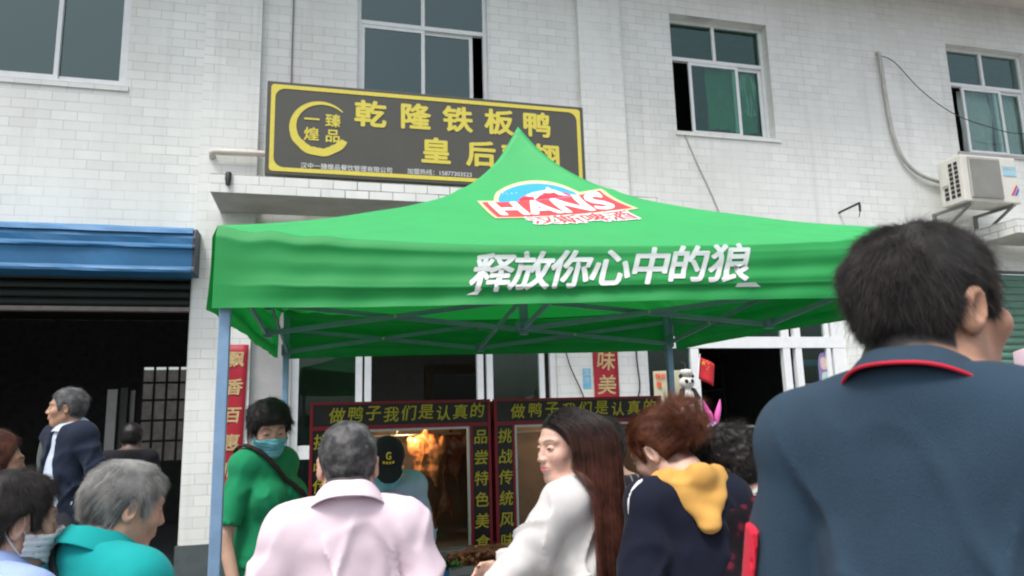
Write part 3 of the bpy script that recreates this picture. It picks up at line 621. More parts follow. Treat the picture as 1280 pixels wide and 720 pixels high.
# slogan on the front valance
m_sl = bpy.data.materials.new('silver slogan print'); m_sl.use_nodes = True; _n = m_sl.node_tree
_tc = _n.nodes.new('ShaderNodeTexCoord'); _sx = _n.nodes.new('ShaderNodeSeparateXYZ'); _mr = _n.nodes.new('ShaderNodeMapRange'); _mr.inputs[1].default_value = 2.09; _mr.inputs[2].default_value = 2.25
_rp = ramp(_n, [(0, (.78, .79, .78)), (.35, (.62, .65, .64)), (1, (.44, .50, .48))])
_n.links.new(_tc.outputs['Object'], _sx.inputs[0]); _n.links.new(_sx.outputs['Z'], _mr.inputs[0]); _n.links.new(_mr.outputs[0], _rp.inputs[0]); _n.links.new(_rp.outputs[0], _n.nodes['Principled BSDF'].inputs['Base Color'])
V = []; F = []
for i, (c, a, z, sz) in enumerate(zip('释放你心中的狼', (1.075, 1.235, 1.395, 1.56, 1.725, 1.885, 2.06), (2.163, 2.168, 2.172, 2.176, 2.181, 2.186, 2.190), (.166, .166, .166, .168, .168, .17, .178))):
    v, f = text_mesh(c, sz, .0045, .30); o = len(V); V += [(a + q[0] * 1.02, z + q[1], q[2]) for q in v]; F += [tuple(k + o for k in q) for q in f]
o = len(V); V += [(2.09, 2.098, 0), (2.20, 2.098, 0), (2.175, 2.115, 0), (2.10, 2.113, 0)]; F.append((o, o + 1, o + 2, o + 3))
o = len(V); V += [(.985, 2.085, 0), (1.03, 2.085, 0), (1.05, 2.11, 0)]; F.append((o, o + 1, o + 2))
V, F = subdivided(V, F, .03); P = []
for a, z, _ in V:
    u = a / 3.07; top = roof(u, 0).z - .0; vv = (top - z) / (top - 2.045); P.append(valance_pt(0, u, vv, .0025 + _))
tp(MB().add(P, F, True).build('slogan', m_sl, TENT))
# frame
M_leg = mat('pale blue enamelled steel', (0.20, 0.32, 0.47), 0.45, metal=0.1, noise=0.1, nscale=14)
M_truss = mat('blue grey truss steel', (0.17, 0.27, 0.33), 0.5, metal=0.1, noise=0.12, nscale=10)
M_bolt = mat('zinc bolt', (0.55, 0.5, 0.42), 0.35, metal=0.6)
ctr = plan(.5, .5)
ins = .045
legs = []
for k, c in enumerate(CF):
    p = c + (ctr - c) / np.linalg.norm(ctr - c) * ins; legs.append(Vector((p[0], p[1], 0)))
    x, y = p; l = tp(MB().box(x - .021, x + .021, y - .021, y + .021, 0.01, 2.33, bev=.004).build('leg', M_leg, TENT))
    MB().box(x - .05, x + .05, y - .05, y + .05, 0.005, 0.016).build('foot_plate', M_leg, l)
    MB().box(x - .031, x + .031, y - .031, y + .031, 2.06, 2.14, bev=.005).build('slider', M_truss, l)
ZT, ZB = 2.245, 2.085
bolts = []; mids = []; up = Vector((0, 0, 1)); cz = Vector((ctr[0], ctr[1], 0))
def scissor(tm, p, q, nrm):
    tm.bar(p + up * ZT + nrm * .010, q + up * ZB + nrm * .010, .012, .026); tm.bar(p + up * ZB - nrm * .010, q + up * ZT - nrm * .010, .012, .026)
    bolts.append(((p + q) / 2 + up * (ZT + ZB) / 2, nrm))
for k in range(4):
    a, b = legs[k], legs[(k + 1) % 4]; m_ = (a + b) / 2; mids.append(m_)
    d = (b - a).normalized(); nrm = Vector((d.y, -d.x, 0)); m_ = m_ - nrm * .02
    tm = MB()
    for p, q in ((a, m_), (b, m_)): scissor(tm, p, q, nrm)
    tm.box(m_.x - .022, m_.x + .022, m_.y - .022, m_.y + .022, ZB - .025, ZB + .03); tm.box(m_.x - .022, m_.x + .022, m_.y - .022, m_.y + .022, ZT - .03, ZT + .02)
    tp(tm.build('scissor_truss', M_truss, TENT))
for m_ in mids:
    d = (m_ - cz).normalized(); nrm = Vector((d.y, -d.x, 0)); tm = MB(); scissor(tm, m_ - d * .03, cz + d * .03, nrm); tp(tm.build('roof_strut', M_truss, TENT))
for c, nrm in bolts: tp(MB().tube([c - nrm * .026, c + nrm * .026], .010, 8).build('bolt', M_bolt, TENT))
cp = MB().box(cz.x - .021, cz.x + .021, cz.y - .021, cz.y + .021, 2.05, 3.235, bev=.004); cp.box(cz.x - .04, cz.x + .04, cz.y - .04, cz.y + .04, 2.075, 2.125, bev=.006); cp.box(cz.x - .04, cz.x + .04, cz.y - .04, cz.y + .04, 2.285, 2.335, bev=.006)
tp(cp.build('centre_pole', M_truss, TENT))

# ---------------------------------------------------------------- duck stalls
M_lac = mat('black lacquer board', (0.012, 0.011, 0.011), 0.35, noise=0.3, nscale=12)
M_trim = mat('dark red trim', (0.24, 0.008, 0.02), 0.4, noise=0.15, nscale=20)
M_yel = mat('yellow brush lettering', (0.50, 0.40, 0.03), 0.6, noise=0.08, nscale=40)
M_inox = mat('stainless steel', (0.42, 0.42, 0.40), 0.32, metal=0.85, noise=0.08, nscale=6, bump=0.05, bscale=10)
M_case = mat('brown case lining', (0.13, 0.085, 0.055), 0.55, noise=0.25, nscale=7)
M_caseglass = glass_mat('display glass', (0.90, 0.90, 0.86), refl=0.9)
def stall(x0, x1, label):
    y0, y1 = 4.60, 5.22; zt = 1.715; T = empty('duck_stall', ((x0 + x1) / 2, (y0 + y1) / 2, 0), 0, label, 'food stall', 'glass fronted duck stalls under the tent')
    def q(o): o.location = -Vector(T.location); return o
    vw = .125; bh = .155
    b = MB(); b.box(x0 + .01, x1 - .01, y0 + .02, y1, 0.06, .80); q(b.build('base_cabinet', M_inox, T))
    q(MB().box(x0 + .015, x1 - .015, y0 + .03, y1 - .005, .80, .825).build('counter', M_inox, T))
    k = MB(); k.box(x0 + .02, x1 - .02, y1 - .03, y1 - .01, .826, 1.69); k.box(x0 + .01, x0 + .03, y0 + .06, y1 - .031, .826, 1.69); k.box(x1 - .03, x1 - .01, y0 + .06, y1 - .031, .826, 1.69); k.box(x0 + .02, x1 - .02, y0 + .05, y1, 1.69, 1.705)
    q(k.build('case_back', M_case, T))
    tb = q(MB().box(x0 + .018, x1 - .018, y0, y0 + .03, zt - bh + .012, zt - .016).build('name_board', M_lac, T))
    lb = q(MB().box(x0 + .018, x0 + vw - .008, y0, y0 + .03, .83, zt - bh - .012).build('side_board', M_lac, T)); rb = q(MB().box(x1 - vw + .008, x1 - .018, y0, y0 + .03, .83, zt - bh - .012).build('side_board', M_lac, T))
    t = MB()
    t.box(x0, x1, y0 - .012, y0 + .034, zt - .016, zt); t.box(x0, x1, y0 - .010, y0 + .034, zt - bh - .012, zt - bh + .012)
    t.box(x0, x0 + .018, y0 - .011, y0 + .034, .82, zt - .0165); t.box(x1 - .018, x1, y0 - .011, y0 + .034, .82, zt - .0165)
    t.box(x0 + vw - .008, x0 + vw + .008, y0 - .008, y0 + .033, .83, zt - bh - .0125); t.box(x1 - vw - .008, x1 - vw + .008, y0 - .008, y0 + .033, .83, zt - bh - .0125)
    q(t.build('red_trim', M_trim, T))
    g0, g1 = x0 + vw + .010, x1 - vw - .010
    f = MB(); f.box(g0, g0 + .014, y0, y0 + .025, .83, 1.548); f.box(g1 - .014, g1, y0, y0 + .025, .83, 1.548); f.box(g0 + .014, g1 - .014, y0, y0 + .025, 1.534, 1.548)
    q(f.build('glass_frame', M_alug, T)); q(MB().box(g0 + .014, g1 - .014, y0 + .010, y0 + .015, .83, 1.534).build('pane', M_caseglass, T))
    q(MB().tube([(g0, y0 + .30, 1.50), (g1, y0 + .30, 1.50)], .008, 8).build('hanging_rail', M_inox, T))
    W_ = x1 - x0
    it = [(c, .098, x0 + .155 + i * (W_ - .20) / 8.4, zt - bh / 2 - .004 + .006 * ((i * 7) % 3 - 1), .0012, .12) for i, c in enumerate('做鸭子我们是认真的')]
    letters_on_wall('lettering', it, y0 - .004, M_yel, tb)
    letters_on_wall('lettering', [(c, .095, x0 + vw / 2 + .004, 1.475 - i * .128, .001, .1) for i, c in enumerate('挑战传统风味')], y0 - .004, M_yel, lb)
    letters_on_wall('lettering', [(c, .095, x1 - vw / 2 - .004, 1.475 - i * .128, .001, .1) for i, c in enumerate('品尝特色美食')], y0 - .004, M_yel, rb)
    lx = (g0 + g1) / 2 + .05
    bulb = q(MB().lathe([(0, -.03), (.02, -.025), (.028, 0), (.02, .025), (.012, .04)], (lx, y0 + .10, 1.585), 14).build('warm_bulb', mat('glowing bulb', (1, .8, .5), .4, emis=(1.0, .62, .28, 6.0)), T))
    ld = bpy.data.lights.new('case_lamp', 'POINT'); ld.energy = 5.0; ld.color = (1.0, .66, .38); ld.shadow_soft_size = .035
    lo = bpy.data.objects.new('case_lamp', ld); link(lo, T); lo.location = Vector((lx, y0 + .10, 1.53)) - Vector(T.location)
    return T
stall(-.06, 1.048, 'red trimmed black duck stall on the left, with a whole roast duck behind its glass')
stall(1.072, 2.24, 'red trimmed black duck stall on the right, behind the long haired woman')
# ---------------------------------------------------------------- figures: distance fields -> one continuous mesh
def vn(P, sc, seed=0):
    """smooth value noise in -1..1"""
    q = P * sc + seed * 17.31; i = np.floor(q).astype(np.int64); f = q - i; f = f * f * (3 - 2 * f)
    def h(a, b, c):
        n = (a * 73856093) ^ (b * 19349663) ^ (c * 83492791); n = (n ^ (n >> 13)) * 1274126177; return ((n ^ (n >> 16)) & 0xffff) / 32767.5 - 1
    r = 0
    for a in (0, 1):
        wx = f[:, 0] if a else 1 - f[:, 0]
        for b in (0, 1):
            wy = f[:, 1] if b else 1 - f[:, 1]
            for c in (0, 1): r = r + wx * wy * (f[:, 2] if c else 1 - f[:, 2]) * h(i[:, 0] + a, i[:, 1] + b, i[:, 2] + c)
    return r
def ell(P, c, r, M=None):
    q = P - np.asarray(c)
    if M is not None: q = q @ M
    r = np.asarray(r); k0 = np.sqrt(((q / r) ** 2).sum(1)); k1 = np.sqrt(((q / (r * r)) ** 2).sum(1)) + 1e-9
    return k0 * (k0 - 1) / k1
def cone(P, a, b, r1, r2, cut=None):
    a = np.asarray(a, float); b = np.asarray(b, float); ab = b - a; L2 = ab @ ab; t = (P - a) @ ab / L2; tc = np.clip(t, 0, 1)
    d = np.sqrt(((P - a - tc[:, None] * ab) ** 2).sum(1)) - (r1 + (r2 - r1) * tc)
    if cut is not None: d = np.maximum(d, (t - cut) * math.sqrt(L2))
    return d
def smin(a, b, k):
    h = np.clip(.5 + .5 * (b - a) / k, 0, 1); return b + (a - b) * h - k * h * (1 - h)
def smax(a, b, k): return -smin(-a, -b, k)
def rotm(x=0, y=0, z=0): return np.array(Euler((R_(x), R_(y), R_(z)), 'XYZ').to_matrix())
def axis(lo, hi, h, flo=None, fhi=None, hf=None):
    if flo is None: return np.linspace(lo, hi, max(2, int((hi - lo) / h) + 1))
    flo = max(flo, lo); fhi = min(fhi, hi); out = []
    def seg(a, b, s): return np.linspace(a, b, max(2, int((b - a) / s) + 1))
    if flo - lo > h: out.append(seg(lo, flo, h)[:-1])
    out.append(seg(flo, fhi, hf))
    if hi - fhi > h: out.append(seg(fhi, hi, h)[1:])
    return np.concatenate(out)
def nets(fn, ax, ay, az, st=4):
    """surface nets on a rectilinear grid; fn(P) is evaluated only near the surface"""
    nx, ny, nz = len(ax), len(ay), len(az)
    ci = [np.unique(np.append(np.arange(0, n, st), n - 1)) for n in (nx, ny, nz)]
    G = np.stack(np.meshgrid(ax[ci[0]], ay[ci[1]], az[ci[2]], indexing='ij'), -1).reshape(-1, 3)
    D = fn(G).reshape(len(ci[0]), len(ci[1]), len(ci[2]))
    idx = [np.clip(np.round(np.arange(n) / st).astype(int), 0, len(c) - 1) for n, c in zip((nx, ny, nz), ci)]
    V = D[np.ix_(*idx)].copy()
    sp = [np.gradient(a) for a in (ax, ay, az)]
    th = 0.62 * st * np.sqrt(sp[0][:, None, None] ** 2 + sp[1][None, :, None] ** 2 + sp[2][None, None, :] ** 2) + .004
    near = np.abs(V) < th * 1.3
    w = np.argwhere(near)
    V[near] = fn(np.stack([ax[w[:, 0]], ay[w[:, 1]], az[w[:, 2]]], 1))
    V[0], V[-1], V[:, 0], V[:, -1] = (np.maximum(V[0], 1e-3), np.maximum(V[-1], 1e-3), np.maximum(V[:, 0], 1e-3), np.maximum(V[:, -1], 1e-3))
    V[:, :, 0] = np.maximum(V[:, :, 0], 1e-3); V[:, :, -1] = np.maximum(V[:, :, -1], 1e-3)
    s = V < 0
    a = s[:-1, :-1, :-1]; c = [s[i:nx - 1 + i, j:ny - 1 + j, k:nz - 1 + k] for i in (0, 1) for j in (0, 1) for k in (0, 1)]
    alla = np.logical_and.reduce(c); anya = np.logical_or.reduce(c); act = anya & ~alla
    C = np.argwhere(act); idm = -np.ones(act.shape, int); idm[act] = np.arange(len(C))
    off = np.array([(i, j, k) for i in (0, 1) for j in (0, 1) for k in (0, 1)])
    cv = np.stack([V[C[:, 0] + o[0], C[:, 1] + o[1], C[:, 2] + o[2]] for o in off], 1)
    acc = np.zeros((len(C), 3)); cnt = np.zeros(len(C))
    for e0 in range(8):
        for bit in (4, 2, 1):
            if e0 & bit: continue
            e1 = e0 | bit; v0, v1 = cv[:, e0], cv[:, e1]; m = (v0 < 0) != (v1 < 0); t = np.where(m, v0 / np.where(m, v0 - v1, 1), 0)
            acc += m[:, None] * (off[e0] + t[:, None] * (off[e1] - off[e0])); cnt += m
    acc /= cnt[:, None]
    P = np.stack([A[C[:, i]] + acc[:, i] * (A[np.minimum(C[:, i] + 1, len(A) - 1)] - A[C[:, i]]) for i, A in enumerate((ax, ay, az))], 1)
    F = []
    for axn in range(3):
        sl0 = [slice(None)] * 3; sl1 = [slice(None)] * 3; sl0[axn] = slice(0, -1); sl1[axn] = slice(1, None)
        x = s[tuple(sl0)] != s[tuple(sl1)]; E = np.argwhere(x); o1, o2 = [(1, 2), (2, 0), (0, 1)][axn]
        E = E[(E[:, o1] > 0) & (E[:, o2] > 0) & (E[:, o1] < V.shape[o1] - 1) & (E[:, o2] < V.shape[o2] - 1)]
        d1 = np.zeros(3, int); d1[o1] = 1; d2 = np.zeros(3, int); d2[o2] = 1
        g = lambda q: idm[q[:, 0], q[:, 1], q[:, 2]]
        Q = np.stack([g(E - d1 - d2), g(E - d2), g(E), g(E - d1)], 1)
        flip = ~s[E[:, 0], E[:, 1], E[:, 2]]; Q[flip] = Q[flip][:, ::-1]; F.append(Q)
    F = np.concatenate(F); F = F[(F >= 0).all(1)]
    return P, F
def relax(P, F, n=1, k=.5):
    for _ in range(n):
        acc = np.zeros_like(P); cnt = np.zeros(len(P))
        for i in range(4):
            for j in (1, 3): np.add.at(acc, F[:, i], P[F[:, (i + j) % 4]]); np.add.at(cnt, F[:, i], 1)
        P = P + k * (acc / np.maximum(cnt, 1)[:, None] - P)
    return P
def mesh_from(name, P, F, m, parent, col=None, smooth=True):
    me = bpy.data.meshes.new(name); n = len(F); k = F.shape[1]
    me.vertices.add(len(P)); me.vertices.foreach_set('co', np.ascontiguousarray(P, dtype=np.float32).ravel())
    me.loops.add(n * k); me.loops.foreach_set('vertex_index', np.ascontiguousarray(F, dtype=np.int32).ravel())
    me.polygons.add(n); me.polygons.foreach_set('loop_start', np.arange(0, n * k, k, dtype=np.int32))
    me.polygons.foreach_set('use_smooth', np.full(n, smooth)); me.update(); me.validate()
    if col is not None:
        a = me.color_attributes.new('col', 'FLOAT_COLOR', 'POINT'); c4 = np.ones((len(P), 4), np.float32); c4[:, :3] = col; a.data.foreach_set('color', c4.ravel())
    me.materials.append(m); o = bpy.data.objects.new(name, me); link(o, parent); return o

# the head, in its own space: eyes look along +Y, origin between the ears, about .24 m tall
def head_sdf(q, fem=0.0, detail=True, ears=True):
    d = ell(q, (0, -.012, .030), (.0765, .098, .092))
    d = smin(d, ell(q, (0, .030, -.035), (.060 - .007 * fem, .062, .078)), .03)
    d = smin(d, ell(q, (0, .058, -.098), (.026 - .004 * fem, .022, .020)), .035)
    ax = np.abs(q[:, 0]); m = np.stack([ax, q[:, 1], q[:, 2]], 1)
    d = smin(d, cone(m, (.052 - .003 * fem, -.005, -.055), (.022, .052, -.098), .018, .014), .03)
    d = smin(d, ell(m, (.044 - .004 * fem, .058, -.022), (.024 - .003 * fem, .022, .020)), .025)
    if detail:
        d = smin(d, cone(m, (.010, .088, .030), (.046, .070, .028), .010 - .005 * fem, .009 - .003 * fem), .018)
        d = smax(d, -ell(m, (.032, .100, .006), (.020, .018, .013)), .014)
        d = smin(d, cone(q, (0, .088 - .002 * fem, .014), (0, .106 - .004 * fem, -.026), .0075 - .001 * fem, .0105 - .002 * fem), .012)
        d = smin(d, ell(m, (.011, .098, -.030), (.0085, .010, .008)), .007)
        d = smin(d, ell(q, (0, .086, -.058), (.024, .012, .016)), .014)
        d = smin(d, cone(m, (.0, .0965, -.0535), (.021, .085, -.056), .0050, .0028), .004)
        d = smin(d, cone(m, (.0, .0955, -.0645), (.018, .085, -.062), .0062, .0030), .004)
        d = smax(d, -cone(m, (.0, .1035, -.0590), (.022, .089, -.0585), .0016, .0012), .003)
        # lids over the eyeball
        d = smin(d, ell(m, (.0315, .0785, .007), (.0150, .0110, .0095)), .004)
        d = smax(d, -cone(m, (.021, .0935, .0045), (.0425, .0865, .0055), .0036, .0030), .0025)
    if ears:
        R = rotm(0, 0, -28); R2 = rotm(-12, 0, 0)
        e = ell(m, (.0800, -.012, -.004), (.0085, .0185, .031), R @ R2); e = smax(e, -ell(m, (.0885, -.006, -.002), (.006, .010, .019), R @ R2), .004)
        e = smin(e, ell(m, (.076, -.008, -.027), (.007, .010, .010)), .006)
        d = smin(d, e, .006)
    return d
def hair_line(q, lo=-.070, front=.070, side=.018):
    y = q[:, 1]; return np.interp(y, [-.11, -.06, -.035, -.022, .012, .022, .036, .048, .068, .10], [lo, lo + .004, -.055, -.01, .030, -.018, -.022, side, front - .012, front])
class Person:
    def __init__(s, name_label, headpos, body_yaw, head=(0, 0, 0), H=1.68, build=1.0, fem=0.0, lean=0.0, arms=None, vox=.010, hvox=.0038, group=None, legsep=.10, head_scale=1.0, neck=1.0, nd=.018):
        s.fem = fem; s.vox = vox; s.hvox = hvox; s.b = build; s.lean = lean; s.neck = neck
        k = s.k = 1.0
        s.hs = head_scale
        s.hr = rotm(head[1], 0, 0); s.hr = rotm(0, 0, head[0]) @ rotm(0, head[2], 0) @ s.hr
        L = rotm(-lean, 0, 0)
        piv = np.array([0, 0, .95]); s.up = lambda p: piv + L @ (np.asarray(p, float) - piv)
        s.npiv = s.up((0, -.005, 1.475 - nd)); s.hc = s.npiv + s.hr @ np.array([0, .028, .105]) * s.hs
        s.arms = arms or [dict(), dict()]
        z = headpos[2]; sc = z / s.hc[2]; s.sc = sc
        s.root = empty('person', (0, 0, 0), R_(body_yaw), name_label, 'person', group)
        ry = Matrix.Rotation(R_(body_yaw), 3, 'Z') @ Vector(s.hc * sc)
        s.root.location = (headpos[0] - ry.x, headpos[1] - ry.y, 0); s.root.scale = (1, 1, 1)
        sw = s.sw = (.178 - .022 * fem) * build
        s.sh = [s.up((-sw, -.012, 1.385)), s.up((sw, -.012, 1.385))]
        s.el, s.wr = [], []
        for i, sg in enumerate((-1, 1)):
            a = s.arms[i]; e = a.get('el', (sg * (sw + .075), -.045, 1.09)); w = a.get('wr', (sg * (sw + .075), .05, .86)); s.el.append(s.up(e)); s.wr.append(s.up(w))
    def torso(s, P, g=0.0, neck=True):
        b = s.b; f = s.fem; u = s.up; L = rotm(-s.lean, 0, 0)
        d = ell(P, u((0, -.005, 1.26)), (.160 * b + g, .105 * b + g, .20 + g), L)
        d = smin(d, ell(P, u((0, .005, 1.08)), (.140 * b + g, (.100 + .02 * (b - 1)) * b + g, .17 + g), L), .08)
        d = smin(d, ell(P, (0, -.005, .93), (.162 * b + g, .115 * b + g, .135 + g)), .07)
        if f > 0:
            m = np.stack([np.abs(P[:, 0]), P[:, 1], P[:, 2]], 1); c = u((.075, .085, 1.235)); d = smin(d, ell(m, c, (.062 + g, .052 + g, .062 + g)), .05)
        d = smin(d, cone(P, s.sh[0], s.sh[1], .058 + g, .058 + g), .06)
        for i in (0, 1):
            d = smin(d, cone(P, u((.0, -.03, 1.455)), s.sh[i] * np.array([.92, 1, 1]) + [0, 0, .018], .045 + g * .8, .038 + g * .8), .05)
        if neck:
            d = smin(d, cone(P, u((0, -.025, 1.42)), s.npiv + s.hr @ np.array([0, -.008, .035]), .060 * s.neck, .056 * s.neck), .03)
        return d
    def arm(s, P, i, g=0.0, cut=None, lower=True, cut2=None):
        d = cone(P, s.sh[i], s.el[i], .049 * s.b + g, .040 * s.b + g * 1.1, cut)
        if lower: d = smin(d, cone(P, s.el[i], s.wr[i], .040 * s.b + g * 1.1, .027 + g, cut2), .03)
        return d
    def hand(s, P, i):
        w, e = s.wr[i], s.el[i]; f = (w - e) / np.linalg.norm(w - e); sg = (-1, 1)[i]
        side = np.cross(f, [sg, 0, 0]); side /= np.linalg.norm(side) + 1e-9; nrm = np.cross(f, side)   # side: towards the thumb
        if side[1] < 0: side = -side
        M = np.stack([side, nrm, f], 1); c = w + f * .045
        d = ell(P, c, (.040, .016, .050), M)
        inw = nrm if (nrm @ np.array([-sg, 0, 0])) > 0 else -nrm
        for j, (o, l) in enumerate(((.030, .070), (.010, .078), (-.010, .074), (-.029, .058))):
            b0 = w + f * .082 + side * o; b1 = b0 + f * l * .5 + inw * .010; b2 = b1 + f * l * .36 + inw * .022
            d = smin(d, np.minimum(cone(P, b0 - f * .02, b1, .0100, .0088), cone(P, b1, b2, .0088, .0074)), .006)
        t0 = w + f * .025 + side * .030; t1 = t0 + f * .035 + side * .018 + inw * .010; t2 = t1 + f * .032 + side * .002 + inw * .006
        d = smin(d, np.minimum(cone(P, t0, t1, .013, .0105), cone(P, t1, t2, .0105, .0085)), .010)
        return d
    def legs(s, P, g=0.0):
        d = None
        for sg in (-1, 1):
            hip = np.array([sg * .085, 0, .90]); kn = np.array([sg * .10, .02, .49]); an = np.array([sg * .105, -.02, .085])
            q = smin(cone(P, hip, kn, .080 * s.b + g, .056 + g), cone(P, kn, an, .055 + g, .038 + g * 1.4), .04); d = q if d is None else np.minimum(d, q)
        return d
    def hq(s, P): return ((P - s.hc) @ s.hr) / s.hs
    def head(s, P, **k): return head_sdf(s.hq(P), s.fem, **k) * s.hs
    def body_fn(s, P):
        d = smin(s.torso(P), s.head(P), .018); d = smin(d, s.legs(P), .05)
        for i in (0, 1): d = smin(d, smin(s.arm(P, i), s.hand(P, i), .012), .025)
        for sg in (-1, 1): d = smin(d, ell(P, (sg * .108, .045, .04), (.042, .115, .036)), .03)
        return d
    def grid(s, v, lo=None, hi=None, head=False, hv=None):
        pts = np.array(s.el + s.wr + s.sh + [s.hc]); a = np.minimum(pts.min(0) - .16, [-.26, -.25, 0]); b = np.maximum(pts.max(0) + .16, [.26, .25, 0]); a[2] = -.02; b[2] = s.hc[2] + .18
        if lo is not None: a[2] = lo
        if hi is not None: b[2] = hi
        if head: h = s.hc; r = .135; return [axis(a[i], b[i], v, h[i] - r, h[i] + r, hv or s.hvox) for i in range(3)]
        return [axis(a[i], b[i], v) for i in range(3)]
    def finish(s, name, P, F, m, parent=None, col=None):
        return mesh_from(name, P * s.sc, F, m, parent or s.root, col)
    def make_body(s, skin=(.50, .30, .21), scalp=(.05, .045, .042), lips=(.42, .17, .15), brow=(.05, .04, .035), hairline=None, mat_=None, hair_on=True):
        P, F = nets(s.body_fn, *s.grid(s.vox * 1.3, head=True)); P = relax(P, F, 1, .3)
        q = s.hq(P); c = np.tile(np.array(skin), (len(P), 1)); m = np.abs(q[:, 0])
        inh = (np.abs(q) < .16).all(1)
        n = vn(P, 90, 3) * .05 + vn(P, 30, 5) * .07 + vn(P, 260, 6) * .05; c *= (1 + n)[:, None]; red = np.clip(vn(P, 22, 9) * .5 + .3, 0, 1) * (np.abs(q[:, 0]) > .03) * (q[:, 1] > .03) * inh; c *= np.stack([1 + .06 * red, 1 - .08 * red, 1 - .06 * red], 1)
        if hair_on:
            hl = hair_line(q) if hairline is None else hairline(q); k = np.clip((q[:, 2] - hl + .004) / .010, 0, 1) * inh * (m < .088); ear = np.sqrt(((m - .083) / .014) ** 2 + ((q[:, 1] + .012) / .028) ** 2 + ((q[:, 2] + .004) / .04) ** 2) < 1; k[ear] = 0
            c = c * (1 - k[:, None]) + np.array(scalp) * k[:, None]
        lp = np.exp(-(((m) / .019) ** 4 + ((q[:, 2] + .059) / .0095) ** 4)) * (q[:, 1] > .075) * inh; c = c * (1 - .85 * lp[:, None]) + np.array(lips) * .85 * lp[:, None]
        bz = .030 - 90 * (m - .033) ** 2 * .12 + .003; bw = np.exp(-(((m - .034) / .020) ** 6 + ((q[:, 2] - bz) / .0048) ** 4)) * (q[:, 1] > .05) * inh; c = c * (1 - .8 * bw[:, None]) + np.array(brow) * .8 * bw[:, None]
        ew = (np.exp(-(((m - .032) / .0105) ** 4 + ((q[:, 2] - .005) / .0034) ** 4)) * (q[:, 1] > .06) * inh)[:, None]; c = c * (1 - ew) + np.array((.03, .02, .018)) * ew
        wh = (np.exp(-(((np.abs(m - .032) - .0085) / .0030) ** 4 + ((q[:, 2] - .0048) / .0026) ** 4)) * (q[:, 1] > .06) * inh)[:, None]; c = c * (1 - wh * .35) + np.array((.45, .42, .40)) * wh * .35
        return s.finish('body', P, F, mat_ or M_skin, None, c)
    def garment(s, name, m, g=.014, hem=.86, sleeve=.62, neck_z=1.462, lower=False, cut2=None, fold=.006, vox=None, seed=1, open_front=None, flare=0.0, neckdip=.03, only=None, legs=False, top=None, sleeves=(True, True), hv=None):
        U = s.up; L = rotm(-s.lean, 0, 0); piv = np.array([0, 0, .95])
        def fn(P):
            d = s.torso(P, g, neck=False) if only is None else np.full(len(P), 9.0)
            if flare > 0:
                d = smin(d, ell(P, (0, 0, .93), (.17 * s.b + g + flare, .12 * s.b + g + flare, .22)), .06)
            for i in (0, 1):
                if only in (None, i) and sleeves[i]:
                    d = smin(d, s.arm(P, i, g * .9 + .004, None if lower else sleeve, lower, cut2), .014)
            q = (P - piv) @ L + piv
            # folds: soft drawn-out valleys with a few sharp creases, bending round the body
            wp = q + .035 * np.stack([vn(q, 7, seed + 11), vn(q, 7, seed + 12), vn(q, 7, seed + 13)], 1)
            w = vn(wp * [1, 1, .42], 13, seed) * .6 + vn(wp * [1.0, .8, .7], 27, seed + 3) * .4
            tilt = wp @ rotm(0, 24, 0); tilt2 = wp @ rotm(0, -30, 0)
            r1 = 1 - np.abs(vn(tilt * [1, .8, .35], 10, seed + 7)) * 3.0; r2 = 1 - np.abs(vn(tilt2 * [1, .8, .30], 12, seed + 8)) * 3.0
            amp = fold * np.clip((1.50 - q[:, 2]) / .20, .15, 1.35)
            d = d - amp * .9 * w - amp * 1.25 * (np.clip(r1, 0, 1) ** 1.6 + np.clip(r2, 0, 1) ** 1.6)
            d = smax(d, hem + .012 * np.sin(8 * P[:, 0] + seed) - P[:, 2], .006)
            nz = neck_z - neckdip * np.clip(q[:, 1] / .08, -.2, 1.3)
            d = smax(d, (q[:, 2] - nz) * 1.0, .008) if only is None else d
            if open_front is not None: d = smax(d, -np.maximum(np.abs(q[:, 0] - open_front[0]) - open_front[1] * np.clip((1.5 - q[:, 2]) / .5, .35, 1.3), .02 - q[:, 1]), .01)
            return d
        P, F = nets(fn, *s.grid(vox or s.vox * .75, lo=hem - .05, hi=1.62 if s.lean < 5 else 1.6)); P = relax(P, F, 1, .25)
        return s.finish(name, P, F, m)
    def pants(s, m, waist=1.0, name='trousers', cuff=.07):
        def fn(P):
            d = smin(s.legs(P, .018), ell(P, (0, -.005, .93), (.162 * s.b + .012, .115 * s.b + .012, .135 + .012)), .05); d = d - .005 * vn(P * [1, 1, .4], 16, 4)
            return np.maximum(smax(d, P[:, 2] - waist, .005), cuff - P[:, 2])
        P, F = nets(fn, *s.grid(.016, lo=0, hi=1.1)); return s.finish(name, P, F, m)
    def shoes(s, m):
        for sg in (-1, 1):
            def fn(P):
                d = smin(ell(P, (sg * .108, .045, .042), (.048, .125, .042)), ell(P, (sg * .106, -.03, .07), (.042, .055, .045)), .03); return smax(d, .004 - P[:, 2], .004)
            P, F = nets(fn, axis(sg * .108 - .07, sg * .108 + .07, .009), axis(-.12, .2, .009), axis(0, .14, .009)); s.finish('shoe', P, F, m)
